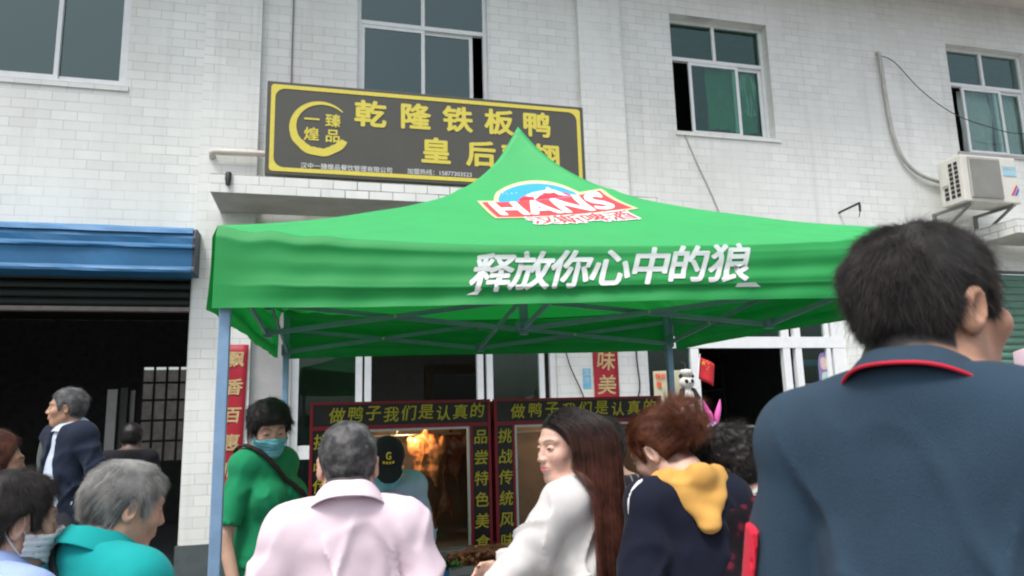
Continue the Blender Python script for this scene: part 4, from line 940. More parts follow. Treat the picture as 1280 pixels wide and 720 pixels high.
    def collar(s, m, r=(.072, .075), h=.042, stand=True, tilt=18, name='collar', thick=.0045, z=1.452, flare=.014, y=-.012, gap=0.0, piping=None, fall=0.0):
        """a band of cloth round the neck, higher at the back; fall > 0 turns its upper edge down and outwards"""
        Lr = rotm(-s.lean, 0, 0); n = 72; rows = []
        prof = [(0, .0), (.004, .35), (.002, .7), (-.001, 1.0)] if fall == 0 else [(-.002, -.4), (0, 0), (.0, .5), (.001, .93), (.004, 1.02), (.009, .95), (.011 + fall * .18, .5), (.012 + fall * .42, .0 - fall * 2.5)]
        for dr, t in prof:
            row = []
            for k in range(n + 1):
                a = 2 * PI * (gap + (1 - 2 * gap) * k / n) + PI / 2
                rr = 1 + dr / r[0] - flare * t / r[0] + .0
                x, yy = r[0] * rr * math.cos(a), r[1] * rr * math.sin(a)
                zz = z + h * t - .020 * max(0, rr - 1) / .5 * abs(math.cos(a)) ** 2 - math.sin(R_(tilt)) * (yy + .0) * .9 + .0015 * math.sin(a * 5)
                row.append(s.up((x, y + yy, zz)))
            rows.append(row)
        vs = [Vector(p * s.sc) for r_ in rows for p in r_]; fs = [(j * (n + 1) + k, j * (n + 1) + k + 1, (j + 1) * (n + 1) + k + 1, (j + 1) * (n + 1) + k) for j in range(len(prof) - 1) for k in range(n)]
        o = MB().add(vs, fs, True).build(name, m, s.root); md = o.modifiers.new('s', 'SOLIDIFY'); md.thickness = thick; md.offset = 0
        sb = o.modifiers.new('b', 'SUBSURF'); sb.levels = 1; sb.render_levels = 1
        if piping:
            row = rows[-1] if fall else rows[0]
            MB().tube([Vector(p * s.sc) * 1.0 + Vector((0, 0, .001)) for p in row], .0026, 8).build('piping', piping, o)
        return o
    def hair_cap(s, m, th=.014, lump=.006, lsc=28, region=None, name='hair', extra=None, seed=0, vox=None, front_thin=0.0):
        reg = region or hair_line
        def fn(P):
            q = s.hq(P); hd = head_sdf(q, s.fem, detail=False, ears=False); d0 = q[:, 2] - reg(q); t = np.clip(d0 / .035, 0, 1); t = t * t * (3 - 2 * t)
            d = hd - th * t * (1 - front_thin * np.clip((q[:, 1] - .02) / .05, 0, 1)) * (1 + .35 * np.clip(q[:, 2] / .1, 0, 1)) - lump * t * (vn(q * [1, .6, 1], lsc, seed) + .5 * vn(q, lsc * 2.2, seed + 1))
            d = smax(d, -d0 - .0, .008); 
            if extra is not None: d = smin(d, extra(q), .012)
            return d * s.hs
        v = vox or s.hvox * 1.15; h = s.hc; r = .17
        P, F = nets(fn, *[axis(h[i] - r, h[i] + r, v) for i in range(3)]); s.cap = (P, F)
        return s.finish(name, P, F, m)
    def strands(s, cap_obj, m, n=6000, L=(.02, .04), lift=.35, flow=None, rad=.00035, seed=0, wob=.25, npt=5, keep=None, name='hair_strands', droop=.5):
        P, F = s.cap; rng = np.random.default_rng(seed)
        a, b, c, d = (P[F[:, i]] for i in range(4)); nr = np.cross(c - a, d - b); ar = np.linalg.norm(nr, axis=1) + 1e-12; nr /= ar[:, None]
        ctr = (a + b + c + d) / 4; q = s.hq(ctr); nq = nr @ s.hr
        hd = head_sdf(q, s.fem, detail=False, ears=False); w = ar * (hd > .002) * (nq[:, 2] > -.95)
        if keep is not None: w = w * keep(q)
        pick = rng.choice(len(F), n, p=w / w.sum()); u = rng.random((n, 2)); A, B_, C_, D_ = (x[pick] for x in (a, b, c, d))
        root = (A * (1 - u[:, :1]) + B_ * u[:, :1]) * (1 - u[:, 1:]) + (D_ * (1 - u[:, :1]) + C_ * u[:, :1]) * u[:, 1:]
        N_ = nr[pick]; q = s.hq(root)
        if flow is None: fl = q - np.array([.008, -.035, .16]); fl[:, 2] *= .5; fl[:, 2] -= .03
        else: fl = flow(q)
        fl = fl @ s.hr.T; fl -= (fl * N_).sum(1)[:, None] * N_; fl /= np.linalg.norm(fl, axis=1)[:, None] + 1e-9
        clump = np.stack([vn(root, 45, seed + k) for k in range(3)], 1) * .8 + rng.normal(0, 1, (n, 3)) * wob * .6
        dr = fl + N_ * lift * (1 + .5 * rng.normal(0, 1, (n, 1))) + clump * wob * 1.6; dr /= np.linalg.norm(dr, axis=1)[:, None]
        ln = (L[0] + (L[1] - L[0]) * rng.random(n))[:, None] * s.hs; pts = np.zeros((n, npt, 3)); cur = root - N_ * .004
        for k in range(npt):
            pts[:, k] = cur; cur = cur + dr * ln / (npt - 1); dr = dr + (fl * .25 - N_ * droop * lift) / (npt - 1) + [0, 0, -.06]; dr /= np.linalg.norm(dr, axis=1)[:, None]
        return make_curves(name, pts * s.sc, m, cap_obj, rad)
def make_curves(name, pts, m, parent, rad):
    n, k, _ = pts.shape; hc = bpy.data.hair_curves.new(name); hc.add_curves([k] * n)
    hc.points.foreach_set('position', np.ascontiguousarray(pts, dtype=np.float32).ravel())
    ra = hc.attributes.get('radius') or hc.attributes.new('radius', 'FLOAT', 'POINT')
    prof = np.linspace(1, .25, k); ra.data.foreach_set('value', np.tile(prof * rad, n).astype(np.float32))
    hc.materials.append(m); o = bpy.data.objects.new(name, hc); link(o, parent); return o
def hair_mat(name, c1, c2, rough=.5, scale=30, tips=None):
    m = bpy.data.materials.new(name); m.use_nodes = True; nt = m.node_tree; p = nt.nodes['Principled BSDF']; L = nt.links
    tc = nt.nodes.new('ShaderNodeTexCoord'); n = nt.nodes.new('ShaderNodeTexNoise'); n.inputs['Scale'].default_value = scale; n.inputs['Detail'].default_value = 4
    hi = nt.nodes.new('ShaderNodeHairInfo'); ad = nt.nodes.new('ShaderNodeMath'); ad.operation = 'MULTIPLY_ADD'; ad.inputs[1].default_value = .45; 
    L.new(tc.outputs['Object'], n.inputs['Vector']); L.new(hi.outputs['Random'], ad.inputs[0]); L.new(n.outputs['Fac'], ad.inputs[2])
    rp = ramp(nt, [(.45, c1), (.95, c2)]); L.new(ad.outputs[0], rp.inputs[0]); L.new(rp.outputs[0], p.inputs['Base Color'])
    if tips:      # dyed lengths under dark roots
        sx = nt.nodes.new('ShaderNodeSeparateXYZ'); mr = nt.nodes.new('ShaderNodeMapRange'); mr.inputs[1].default_value = tips[0]; mr.inputs[2].default_value = tips[1]
        mx = nt.nodes.new('ShaderNodeMix'); mx.data_type = 'RGBA'; L.new(tc.outputs['Object'], sx.inputs[0]); L.new(sx.outputs['Z'], mr.inputs[0]); L.new(mr.outputs[0], mx.inputs[0]); L.new(rp.outputs[0], mx.inputs[6]); mx.inputs[7].default_value = (.012, .009, .008, 1); L.new(mx.outputs[2], p.inputs['Base Color'])
    p.inputs['Roughness'].default_value = rough; p.inputs['Specular IOR Level'].default_value = .25
    return m
def vcol_mat(name, rough=.5, sss=.12):
    m = bpy.data.materials.new(name); m.use_nodes = True; nt = m.node_tree; p = nt.nodes['Principled BSDF']; L = nt.links
    a = nt.nodes.new('ShaderNodeAttribute'); a.attribute_name = 'col'; L.new(a.outputs['Color'], p.inputs['Base Color'])
    p.inputs['Roughness'].default_value = rough; p.inputs['Specular IOR Level'].default_value = .35
    p.inputs['Subsurface Weight'].default_value = sss; p.inputs['Subsurface Radius'].default_value = (1, .35, .2); p.inputs['Subsurface Scale'].default_value = .01
    tc = nt.nodes.new('ShaderNodeTexCoord'); n = nt.nodes.new('ShaderNodeTexNoise'); n.inputs['Scale'].default_value = 260; n.inputs['Detail'].default_value = 5; b = nt.nodes.new('ShaderNodeBump'); b.inputs['Strength'].default_value = .35; b.inputs['Distance'].default_value = .002
    L.new(tc.outputs['Object'], n.inputs['Vector']); L.new(n.outputs['Fac'], b.inputs['Height']); L.new(b.outputs[0], p.inputs['Normal'])
    return m
def cloth(name, col, noise=.07, rough=.85, bump=.25, bscale=450, wrinkle=.45, **k): return mat(name, col, rough, noise=noise, nscale=9, bump=bump, bscale=bscale, spec=.18, sheen=.04, wrinkle=wrinkle, **k)
M_skin = vcol_mat('skin')
M_trou = cloth('dark trousers', (.03, .032, .04)); M_shoe = mat('dark shoe', (.02, .02, .022), .5)
M_mask = cloth('teal medical mask', (.13, .40, .45), bump=.1, wrinkle=.2); M_maskw = cloth('white mask', (.66, .66, .64), bump=.1)
H_black = hair_mat('black hair', (.008, .007, .007), (.028, .023, .02)); H_grey = hair_mat('grey hair', (.05, .052, .055), (.20, .20, .20), .45, 22); H_silver = hair_mat('silver grey hair', (.09, .092, .09), (.42, .41, .38), .42, 14)
H_salt = hair_mat('greying black hair', (.013, .012, .012), (.055, .049, .044), .6, 20)
H_brown = hair_mat('brown hair', (.018, .008, .006), (.085, .032, .022), .33, 14); H_ginger = hair_mat('ginger brown hair', (.045, .013, .007), (.17, .058, .026), .4, 16)
def mask(p, m, name='face_mask'):
    def fn(P):
        q = p.hq(P); hd = head_sdf(q, p.fem, detail=False, ears=False); hd = smin(hd, cone(q, (0, .09, .0), (0, .112, -.03), .012, .012), .03)
        d = np.abs(hd - .007) - .0022; m_ = np.abs(q[:, 0])
        pl = .0016 * np.sin(q[:, 2] * 380); d = d - pl * .6
        d = smax(d, q[:, 2] - (-.004 - .016 * np.clip(m_ / .06, 0, 1)), .003); d = smax(d, -.108 + .03 * np.clip(m_ / .065, 0, 1) ** 2 - q[:, 2], .003); return smax(d, .010 - q[:, 1] + .02 * 0, .003) * p.hs
    h = p.hc; P, F = nets(fn, *[axis(h[i] - .16, h[i] + .16, .0032) for i in range(3)]); o = p.finish(name, P, F, m)
    for sg in (-1, 1):
        pts = [(sg * .070, .014, -.025), (sg * .078, -.012, .015), (sg * .082, -.032, .012), (sg * .079, -.034, -.02), (sg * .066, .012, -.075)]
        MB().tube(smooth([Vector((p.hc + p.hr @ (np.array(q) * p.hs)) * p.sc) for q in pts], 5), .0017, 6).build('ear_loop', M_maskw, o)
    return o
H_dgrey = hair_mat('dark grey hair', (.028, .028, .029), (.20, .195, .19), .5, 30)
H_long = hair_mat('long brown hair', (.020, .008, .006), (.17, .062, .042), .38, 22, tips=(1.37, 1.60))
# ---------------------------------------------------------------- the crowd
Z0 = ()
# tall man in the navy polo, close to the camera
p = Person('tall dark haired man seen from behind in a navy polo shirt with red collar piping', (0.886, .897, 1.736), -62, head=(-26, 3, 0), build=.93, arms=[dict(el=(-.212, -.03, 1.09), wr=(-.20, .06, .86)), dict()], vox=.008, hvox=.0030, neck=1.14, nd=.020, head_scale=.98)
p.make_body(skin=(.40, .22, .145), scalp=(.03, .027, .025), hairline=lambda q: hair_line(q, lo=-.050))
M_navy = cloth('navy pique cotton', (.026, .052, .082), bump=.5, bscale=700); M_piping = cloth('red piping', (.55, .02, .045))
p.garment('polo_shirt', M_navy, g=.016, hem=.84, sleeve=.72, fold=.0055, seed=5, neck_z=1.484, vox=.0065)
p.collar(M_navy, r=(.071, .077), h=.030, z=1.461, fall=.028, piping=M_piping, tilt=20)
p.pants(M_trou); p.shoes(M_shoe)
h = p.hair_cap(H_salt, th=.006, lump=.003, lsc=24, seed=3, vox=.0032, region=lambda q: hair_line(q, lo=-.050)); p.strands(h, H_salt, n=44000, L=(.012, .028), lift=.40, rad=.00026, seed=2, wob=.45, npt=5); p.strands(h, H_salt, n=1200, L=(.025, .045), lift=.8, rad=.00022, seed=3, wob=.6, npt=5)
def red_cuff(P):    # red lower band of the left sleeve
    a, b = p.sh[0], p.el[0]; ab = b - a; t = (P - a) @ ab / (ab @ ab); d = p.arm(P, 0, .031, None, False); ax_ = a + t[:, None] * ab; return np.maximum(np.maximum(np.maximum(d, (.42 - t) * .3), (t - .735) * .3), (P - ax_) @ np.array([.9, .43, 0]) + .052)
P_, F_ = nets(red_cuff, *p.grid(.006, lo=1.0, hi=1.5)); p.finish('sleeve_band', P_, F_, M_piping)

# man in the pale pink shirt
p = Person('grey haired man seen from behind in a pale pink collared shirt', (.076, 2.102, 1.478), -2, head=(2, -8, 0), build=.89, vox=.009, hvox=.0034, neck=1.1)
p.make_body(skin=(.50, .29, .215), scalp=(.11, .10, .095))
M_pink = cloth('pale pink cotton', (.66, .535, .595), bump=.15, noise=.03)
p.garment('shirt', M_pink, g=.018, hem=.80, fold=.013, seed=9, lower=True, cut2=.92, neck_z=1.478, vox=.0065, flare=.01)
p.collar(M_pink, r=(.077, .082), h=.046, z=1.460, fall=.06, tilt=20, y=-.014); p.pants(M_trou); p.shoes(M_shoe)
h = p.hair_cap(H_dgrey, th=.006, lump=.003, lsc=42, seed=6); p.strands(h, H_dgrey, n=14000, L=(.008, .018), lift=.2, rad=.00036, seed=4, wob=.2, npt=4, keep=lambda q: np.where((q[:, 2] > .085) & (np.hypot(q[:, 0], q[:, 1] + .03) < .05), .25, 1.0))

# woman with long brown hair
p = Person('woman with very long straight brown hair in a white shirt, looking over her shoulder', (.752, 2.246, 1.498), 56, head=(50, -3, 0), build=.86, fem=1.0, head_scale=.95, vox=.009, hvox=.0024, neck=.86,
           arms=[dict(el=(-.24, .17, 1.15), wr=(-.03, .26, 1.10)), dict(el=(.21, .12, 1.10), wr=(.0, .25, 1.15))])
def fem_line(q):
    y = q[:, 1]; m = np.abs(q[:, 0]); return np.interp(y, [-.11, -.03, .0, .03, .055, .085], [-.10, -.09, -.04, .015, .052, .082]) + .10 * np.clip(m - .045, 0, .05) * (y > .03) * -2.2 + .0
p.make_body(skin=(.56, .355, .275), scalp=(.02, .012, .01), lips=(.50, .10, .13), brow=(.10, .065, .05), hairline=fem_line)
M_white = cloth('white blouse cotton', (.52, .505, .49), bump=.12, noise=.03)
p.garment('blouse', M_white, g=.016, hem=.80, fold=.016, seed=13, lower=True, cut2=.95, neck_z=1.470, vox=.0065)
p.collar(M_white, r=(.070, .074), h=.032, z=1.452, fall=.06, tilt=24, y=-.010, gap=.06); p.pants(M_trou); p.shoes(M_shoe)
h = p.hair_cap(H_long, th=.011, lump=.002, lsc=20, region=fem_line, seed=8, front_thin=.6)
def long_hair(p, m, n=7000, seed=1, parent=None, bottom=.86):
    rng = np.random.default_rng(seed); P, F = p.cap; ctr = P[F].mean(1); q = p.hq(ctr); a, b, c, d = (P[F[:, i]] for i in range(4)); nr = np.cross(c - a, d - b); ar = np.linalg.norm(nr, axis=1)
    w = ar * (head_sdf(q, 1, detail=False, ears=False) > .004) * np.clip((q[:, 2] - .0) / .06, .12, 1) * (q[:, 1] < .075) * ~((q[:, 0] > -.004) & (q[:, 1] > -.01))
    pk = rng.choice(len(F), n, p=w / w.sum()); q = q[pk] + rng.normal(0, .0015, (n, 3))
    def col(P): # what the hair lies on: head and dressed torso
        d = np.minimum(head_sdf(p.hq(P), 1, detail=False, ears=False) - .010, p.torso(P, .030, neck=False)); d = np.minimum(d, cone(P, p.npiv - [0, 0, .08], p.hc, .060, .055)); return d
    cur = p.hc + (q * p.hs) @ p.hr.T; side = np.sign(q[:, 0] + .002); K = 44; pts = np.zeros((n, K, 3)); st = .0175
    # heading: comb sideways and back off the parting, then fall
    h0 = np.stack([side * .9, np.where(q[:, 0] > 0, -.9, -.4), np.full(n, .05)], 1) @ p.hr.T; v = h0; g_ = np.array([0, 0, -1.0]); end = bottom + rng.random(n) * .10
    layer = .002 + .011 * rng.random(n) ** 1.4; ph = rng.random(n) * 6.28; clump = np.round(ph * 5)
    back = np.array([0, -1.0, 0])
    for k in range(K):
        pts[:, k] = cur
        qh = p.hq(cur); fall = np.clip((.10 - qh[:, 2]) / .10, 0, 1)[:, None]
        tgt = g_ + back * np.clip(fall, .0, 1) * (.75 * np.clip((cur[:, 1:2] - p.hc[1] + .03) / .06, 0, 1) + .0) * (cur[:, 2:3] > 1.30) + np.stack([-.10 * np.sign(cur[:, 0]) * (cur[:, 2] < 1.3), np.zeros(n), np.zeros(n)], 1)
        tgt = tgt + .05 * np.stack([np.sin(clump * 1.7 + k * .22), np.cos(clump * 2.3 + k * .19), np.zeros(n)], 1)
        v = v * (1 - .5 * fall) + tgt * (.5 * fall + .12); v /= np.linalg.norm(v, axis=1)[:, None]
        nx = cur + v * st
        for _ in range(2):
            e = .004; d = col(nx); gd = np.stack([col(nx + [e, 0, 0]) - d, col(nx + [0, e, 0]) - d, col(nx + [0, 0, e]) - d], 1); gd /= np.linalg.norm(gd, axis=1)[:, None] + 1e-9
            push = np.clip(layer - d, 0, .03)[:, None]; nx = nx + gd * push
        stop = (cur[:, 2] < end)[:, None]; nx = np.where(stop, cur + [0, 0, -.0004], nx); cur = nx
    return make_curves('hair_strands', pts * p.sc, m, parent, .00042), pts
lh, lp_ = long_hair(p, H_long, n=11000, parent=h)

# woman with a ginger bun
p = Person('woman with a ginger brown bun, navy t-shirt and mustard hood, looking down', (1.022, 2.12, 1.478), 2, head=(34, -30, 0), build=.83, fem=.7, vox=.010, hvox=.0034, lean=6)
p.make_body(skin=(.52, .33, .25), scalp=(.06, .02, .012))
M_tnavy = cloth('navy jersey', (.006, .008, .019)); M_must = cloth('mustard satin', (.55, .30, .075), bump=.08, noise=.08); M_stripe = cloth('white stripe tape', (.72, .72, .70))
p.garment('t_shirt', M_tnavy, g=.020, hem=.80, sleeve=.80, fold=.008, seed=21, neck_z=1.465, vox=.008)
def stripe(P):
    d = p.arm(P, 0, .0295, .80, False); d = smin(d, p.torso(P, .026, neck=False), .02); a = np.abs((P - p.sh[0])[:, 1] + .005 + .02) - .007; return np.maximum(np.maximum(d, a), P[:, 0] + .165)
P_, F_ = nets(stripe, *p.grid(.006, lo=1.05, hi=1.5)); p.finish('sleeve_stripe', P_, F_, M_stripe)
def hood(P):
    U = p.up; d = ell(P, U((.0, -.092, 1.425)), (.080, .030, .060), rotm(-20)); d = smin(d, cone(P, U((-.085, -.055, 1.455)), U((0, -.122, 1.325)), .028, .024), .02); d = smin(d, cone(P, U((.085, -.055, 1.455)), U((0, -.122, 1.325)), .028, .024), .02); d = smin(d, cone(P, U((-.095, -.02, 1.455)), U((0, -.10, 1.46)), .026, .034), .03); d = smin(d, cone(P, U((.095, -.02, 1.455)), U((0, -.10, 1.46)), .026, .034), .03)
    d = smin(d, cone(P, U((-.095, -.02, 1.455)), U((-.05, .075, 1.41)), .024, .016), .02); d = smin(d, cone(P, U((.095, -.02, 1.455)), U((.05, .075, 1.41)), .024, .016), .02)
    w = vn(P * [1, 1, 1.6], 22, 31); d = d - .003 * w - .006 * (1 - np.abs(vn(P * [.7, 1, 1.8], 13, 37)) * 2); return smax(d, -ell(P, U((0, -.035, 1.52)), (.070, .075, .085)), .012)
P_, F_ = nets(hood, *p.grid(.006, lo=1.2, hi=1.62)); p.finish('hood', relax(P_, F_, 1), F_, M_must)
p.pants(M_trou); p.shoes(M_shoe)
BUN = np.array([0, -.128, .055])
def bun(q): return ell(q, BUN, (.062, .056, .066)) - .012 * vn(q, 40, 5) - .008 * (1 - np.abs(vn(q * [1, 1, .6], 26, 9)) * 2)
h = p.hair_cap(H_ginger, th=.012, lump=.003, seed=12, extra=bun, region=lambda q: hair_line(q, lo=-.055, front=.075))
def bun_flow(q):
    v = BUN - q; r = np.linalg.norm(v, axis=1)[:, None]; tg = np.cross(v, [.3, 1, .2]); return np.where(r < .078, tg + .6 * np.stack([np.sin(q[:, 2] * 90), np.cos(q[:, 0] * 90), np.sin(q[:, 1] * 80)], 1) * r, v)
p.strands(h, H_ginger, n=9000, L=(.03, .07), lift=.16, rad=.00026, seed=5, wob=.18, flow=bun_flow, npt=6, droop=1.2)
p.strands(h, H_ginger, n=2600, L=(.03, .075), lift=.55, rad=.00022, seed=15, wob=.5, flow=bun_flow, npt=7, keep=lambda q: (np.linalg.norm(q - BUN, axis=1) < .09) * 1.0, droop=.8)

# person with curly black hair at the right of her
p = Person('person with short curly black hair and dark red flowered top, head bent', (1.255, 2.12, 1.412), 22, head=(24, -20, 0), build=1.0, fem=.4, vox=.010, hvox=.0036, lean=8)
p.make_body(skin=(.50, .31, .23), scalp=(.012, .011, .01))
m_fl = bpy.data.materials.new('dark flowered cotton'); m_fl.use_nodes = True; _n = m_fl.node_tree; _t = _n.nodes.new('ShaderNodeTexCoord'); _v = _n.nodes.new('ShaderNodeTexVoronoi'); _v.inputs['Scale'].default_value = 26; _v.inputs['Randomness'].default_value = 1
_r2 = ramp(_n, [(.0, (.13, .012, .025)), (.20, (.09, .010, .02)), (.40, (.012, .007, .010)), (.7, (.007, .006, .008))]); _n.links.new(_t.outputs['Object'], _v.inputs['Vector']); _n.links.new(_v.outputs['Distance'], _r2.inputs[0]); _n.links.new(_r2.outputs[0], _n.nodes['Principled BSDF'].inputs['Base Color']); _n.nodes['Principled BSDF'].inputs['Roughness'].default_value = .9; _n.nodes['Principled BSDF'].inputs['Specular IOR Level'].default_value = .12
p.garment('top', m_fl, g=.020, hem=.80, sleeve=.95, fold=.008, seed=24, vox=.009); p.collar(cloth('white collar trim', (.5, .5, .5)), r=(.078, .082), h=.02, z=1.452, tilt=22); p.pants(M_trou); p.shoes(M_shoe)
h = p.hair_cap(H_black, th=.026, lump=.012, lsc=34, seed=15); p.strands(h, H_black, n=9000, L=(.025, .05), lift=.5, rad=.00028, seed=6, wob=.55, npt=6)

# person in black pinstripe behind the long haired woman
p = Person('person in a black pinstriped jacket half hidden behind the long haired woman', (1.047, 2.69, 1.46), 4, head=(8, -8, 0), vox=.013, hvox=.005)
p.make_body(skin=(.48, .30, .22), scalp=(.012, .011, .01))
m_ps = bpy.data.materials.new('black pinstripe'); m_ps.use_nodes = True; _n = m_ps.node_tree; _t = _n.nodes.new('ShaderNodeTexCoord'); _w = _n.nodes.new('ShaderNodeTexWave'); _w.inputs['Scale'].default_value = 9; _w.bands_direction = 'X'; _w.inputs['Distortion'].default_value = .6
_r2 = ramp(_n, [(.0, (.010, .010, .012)), (.90, (.010, .010, .012)), (.97, (.20, .20, .22))]); _n.links.new(_t.outputs['Object'], _w.inputs['Vector']); _n.links.new(_w.outputs['Fac'], _r2.inputs[0]); _n.links.new(_r2.outputs[0], _n.nodes['Principled BSDF'].inputs['Base Color']); _n.nodes['Principled BSDF'].inputs['Roughness'].default_value = .8
p.garment('jacket', m_ps, g=.024, hem=.75, lower=True, cut2=.96, fold=.008, seed=28, vox=.011); p.pants(M_trou); p.shoes(M_shoe)
h = p.hair_cap(H_black, th=.016, lump=.004, seed=17); p.strands(h, H_black, n=3500, L=(.02, .04), lift=.3, rad=.0003, seed=7)

# grey haired person in the teal shirt
p = Person('grey haired person in a bright teal shirt with a dark bag strap, seen in profile', (-.475, 2.104, 1.398), -46, head=(-14, -12, 0), build=1.04, vox=.009, hvox=.0032, neck=1.05)
p.make_body(skin=(.44, .265, .185), scalp=(.10, .10, .10), brow=(.12, .11, .1))
M_teal = cloth('teal polyester', (.006, .27, .265), bump=.1, noise=.04)
p.garment('shirt', M_teal, g=.018, hem=.80, sleeve=.80, fold=.008, seed=32, vox=.0075, neck_z=1.475)
p.collar(M_teal, r=(.078, .084), h=.046, z=1.455, fall=.042, tilt=20)
def strap(P):
    d = np.abs(p.torso(P, .027, neck=False)) - .004; n_ = np.array([.72, .28, .62]); n_ /= np.linalg.norm(n_); return np.maximum(d, np.abs((P - [-.085, 0, 1.42]) @ n_) - .016)
P_, F_ = nets(strap, *p.grid(.007, lo=.85, hi=1.5)); p.finish('bag_strap', P_, F_, cloth('dark strap', (.03, .04, .045)))
p.pants(M_trou); p.shoes(M_shoe)
def sweep(q): return np.stack([.10 + 0 * q[:, 0], .35 - q[:, 1] * 1.2 - 1.2 * (q[:, 1] < -.03), -.55 - .6 * (q[:, 2] < .04)], 1)
h = p.hair_cap(H_silver, th=.012, lump=.005, lsc=16, seed=19, vox=.0036); p.strands(h, H_silver, n=15000, L=(.03, .055), lift=.08, rad=.00024, seed=8, wob=.15, npt=6, flow=sweep, droop=1.0)

# masked person at the left edge
p = Person('person with short black hair, white face mask and pale blue collar, facing right', (-.69, 2.01, 1.385), -44, head=(-12, -6, 0), build=1.0, vox=.010, hvox=.0036, fem=.4)
p.make_body(skin=(.48, .285, .20), scalp=(.012, .011, .01)); M_lav = cloth('pale blue cotton', (.28, .37, .62), noise=.03)
p.garment('shirt', M_lav, g=.018, hem=.80, sleeve=.9, fold=.008, seed=36, vox=.009, neck_z=1.475); p.collar(M_lav, r=(.077, .082), h=.046, z=1.455, fall=.055, tilt=20); p.pants(M_trou); p.shoes(M_shoe); mask(p, M_maskw)
h = p.hair_cap(H_black, th=.014, lump=.004, seed=22); p.strands(h, H_black, n=9000, L=(.025, .05), lift=.2, rad=.00026, seed=9, wob=.2)

# head at the very left, behind
p = Person('person with thin brown hair and dark jacket cut by the left picture edge', (-1.085, 2.923, 1.475), -50, head=(-16, 0, 0), vox=.013, hvox=.005)
p.make_body(skin=(.38, .215, .14), scalp=(.05, .035, .028)); p.garment('jacket', cloth('charcoal cotton', (.03, .03, .033)), g=.024, hem=.78, lower=True, cut2=.96, seed=40, vox=.012); p.pants(M_trou); p.shoes(M_shoe)
h = p.hair_cap(H_ginger, th=.012, lump=.004, seed=25, region=lambda q: hair_line(q, lo=-.05, front=.085)); p.strands(h, H_brown, n=3000, L=(.02, .04), lift=.25, rad=.0003, seed=10)

# woman in green with the mask
p = Person('woman in a green t-shirt and teal mask with a bag strap across her chest', (-.237, 3.742, 1.567), -128, head=(-34, -16, 3), build=.80, fem=.8, vox=.011, hvox=.0042, arms=[dict(), dict(el=(.225, -.03, 1.10), wr=(.235, .06, .87))])
p.make_body(skin=(.46, .285, .205), scalp=(.014, .012, .011), hairline=lambda q: hair_line(q, front=.055)); M_gt = cloth('green jersey', (.010, .21, .088), noise=.05)
p.garment('t_shirt', M_gt, g=.018, hem=.86, sleeve=.85, fold=.006, neck_z=1.478, neckdip=.02, seed=44, vox=.0095, flare=.004); p.pants(cloth('dark purple trousers', (.035, .025, .05))); p.shoes(M_shoe); mask(p, M_mask)
def strap2(P):
    d = np.abs(p.torso(P, .034, neck=False)) - .005; n_ = np.array([.75, 0, -.66]); return np.maximum(d, np.abs((P - [.075, 0, 1.41]) @ n_) - .014)
P_, F_ = nets(strap2, *p.grid(.008, lo=.9, hi=1.5)); p.finish('bag_strap', P_, F_, cloth('brown black strap', (.03, .018, .018)))
h = p.hair_cap(H_black, th=.022, lump=.006, seed=28, region=lambda q: hair_line(q, front=.050)); p.strands(h, H_black, n=5000, L=(.03, .05), lift=.15, rad=.0004, seed=11, wob=.2)

# old man by the dark hall
p = Person('old man with grey hair in navy jacket and pale blue shirt by the dark hall', (-1.80, 6.05, 1.745), 138, head=(-40, 2, 0), build=.80, vox=.012, hvox=.0042, arms=[dict(el=(-.27, -.07, 1.10), wr=(-.16, -.17, .90)), dict(el=(.27, -.07, 1.10), wr=(.16, -.17, .90))])
p.make_body(skin=(.40, .235, .155), scalp=(.12, .115, .11), brow=(.15, .14, .13)); M_sh = cloth('pale blue shirt cotton', (.46, .53, .62), noise=.03)
p.garment('shirt', M_sh, g=.016, hem=.76, sleeve=.5, fold=.007, seed=48, vox=.010, neckdip=.015); p.collar(M_sh, r=(.072, .078), h=.035, z=1.452, fall=.04, tilt=20)
p.garment('jacket', cloth('navy drill cotton', (.012, .018, .036)), g=.030, hem=.70, lower=True, cut2=.96, fold=.009, seed=50, vox=.011, open_front=(-.005, .080), neck_z=1.48)
M_gg = cloth('grey green wool', (.10, .115, .10)); p.garment('draped_coat', M_gg, g=.045, hem=.78, lower=True, cut2=.85, fold=.009, seed=52, vox=.012, only=1); p.pants(M_trou); p.shoes(M_shoe)
h = p.hair_cap(H_grey, th=.013, lump=.004, seed=31); p.strands(h, H_grey, n=4500, L=(.02, .045), lift=.2, rad=.0004, seed=12, flow=lambda q: np.stack([0 * q[:, 0], -.6 + 0 * q[:, 0], -.5 + 0 * q[:, 0]], 1))

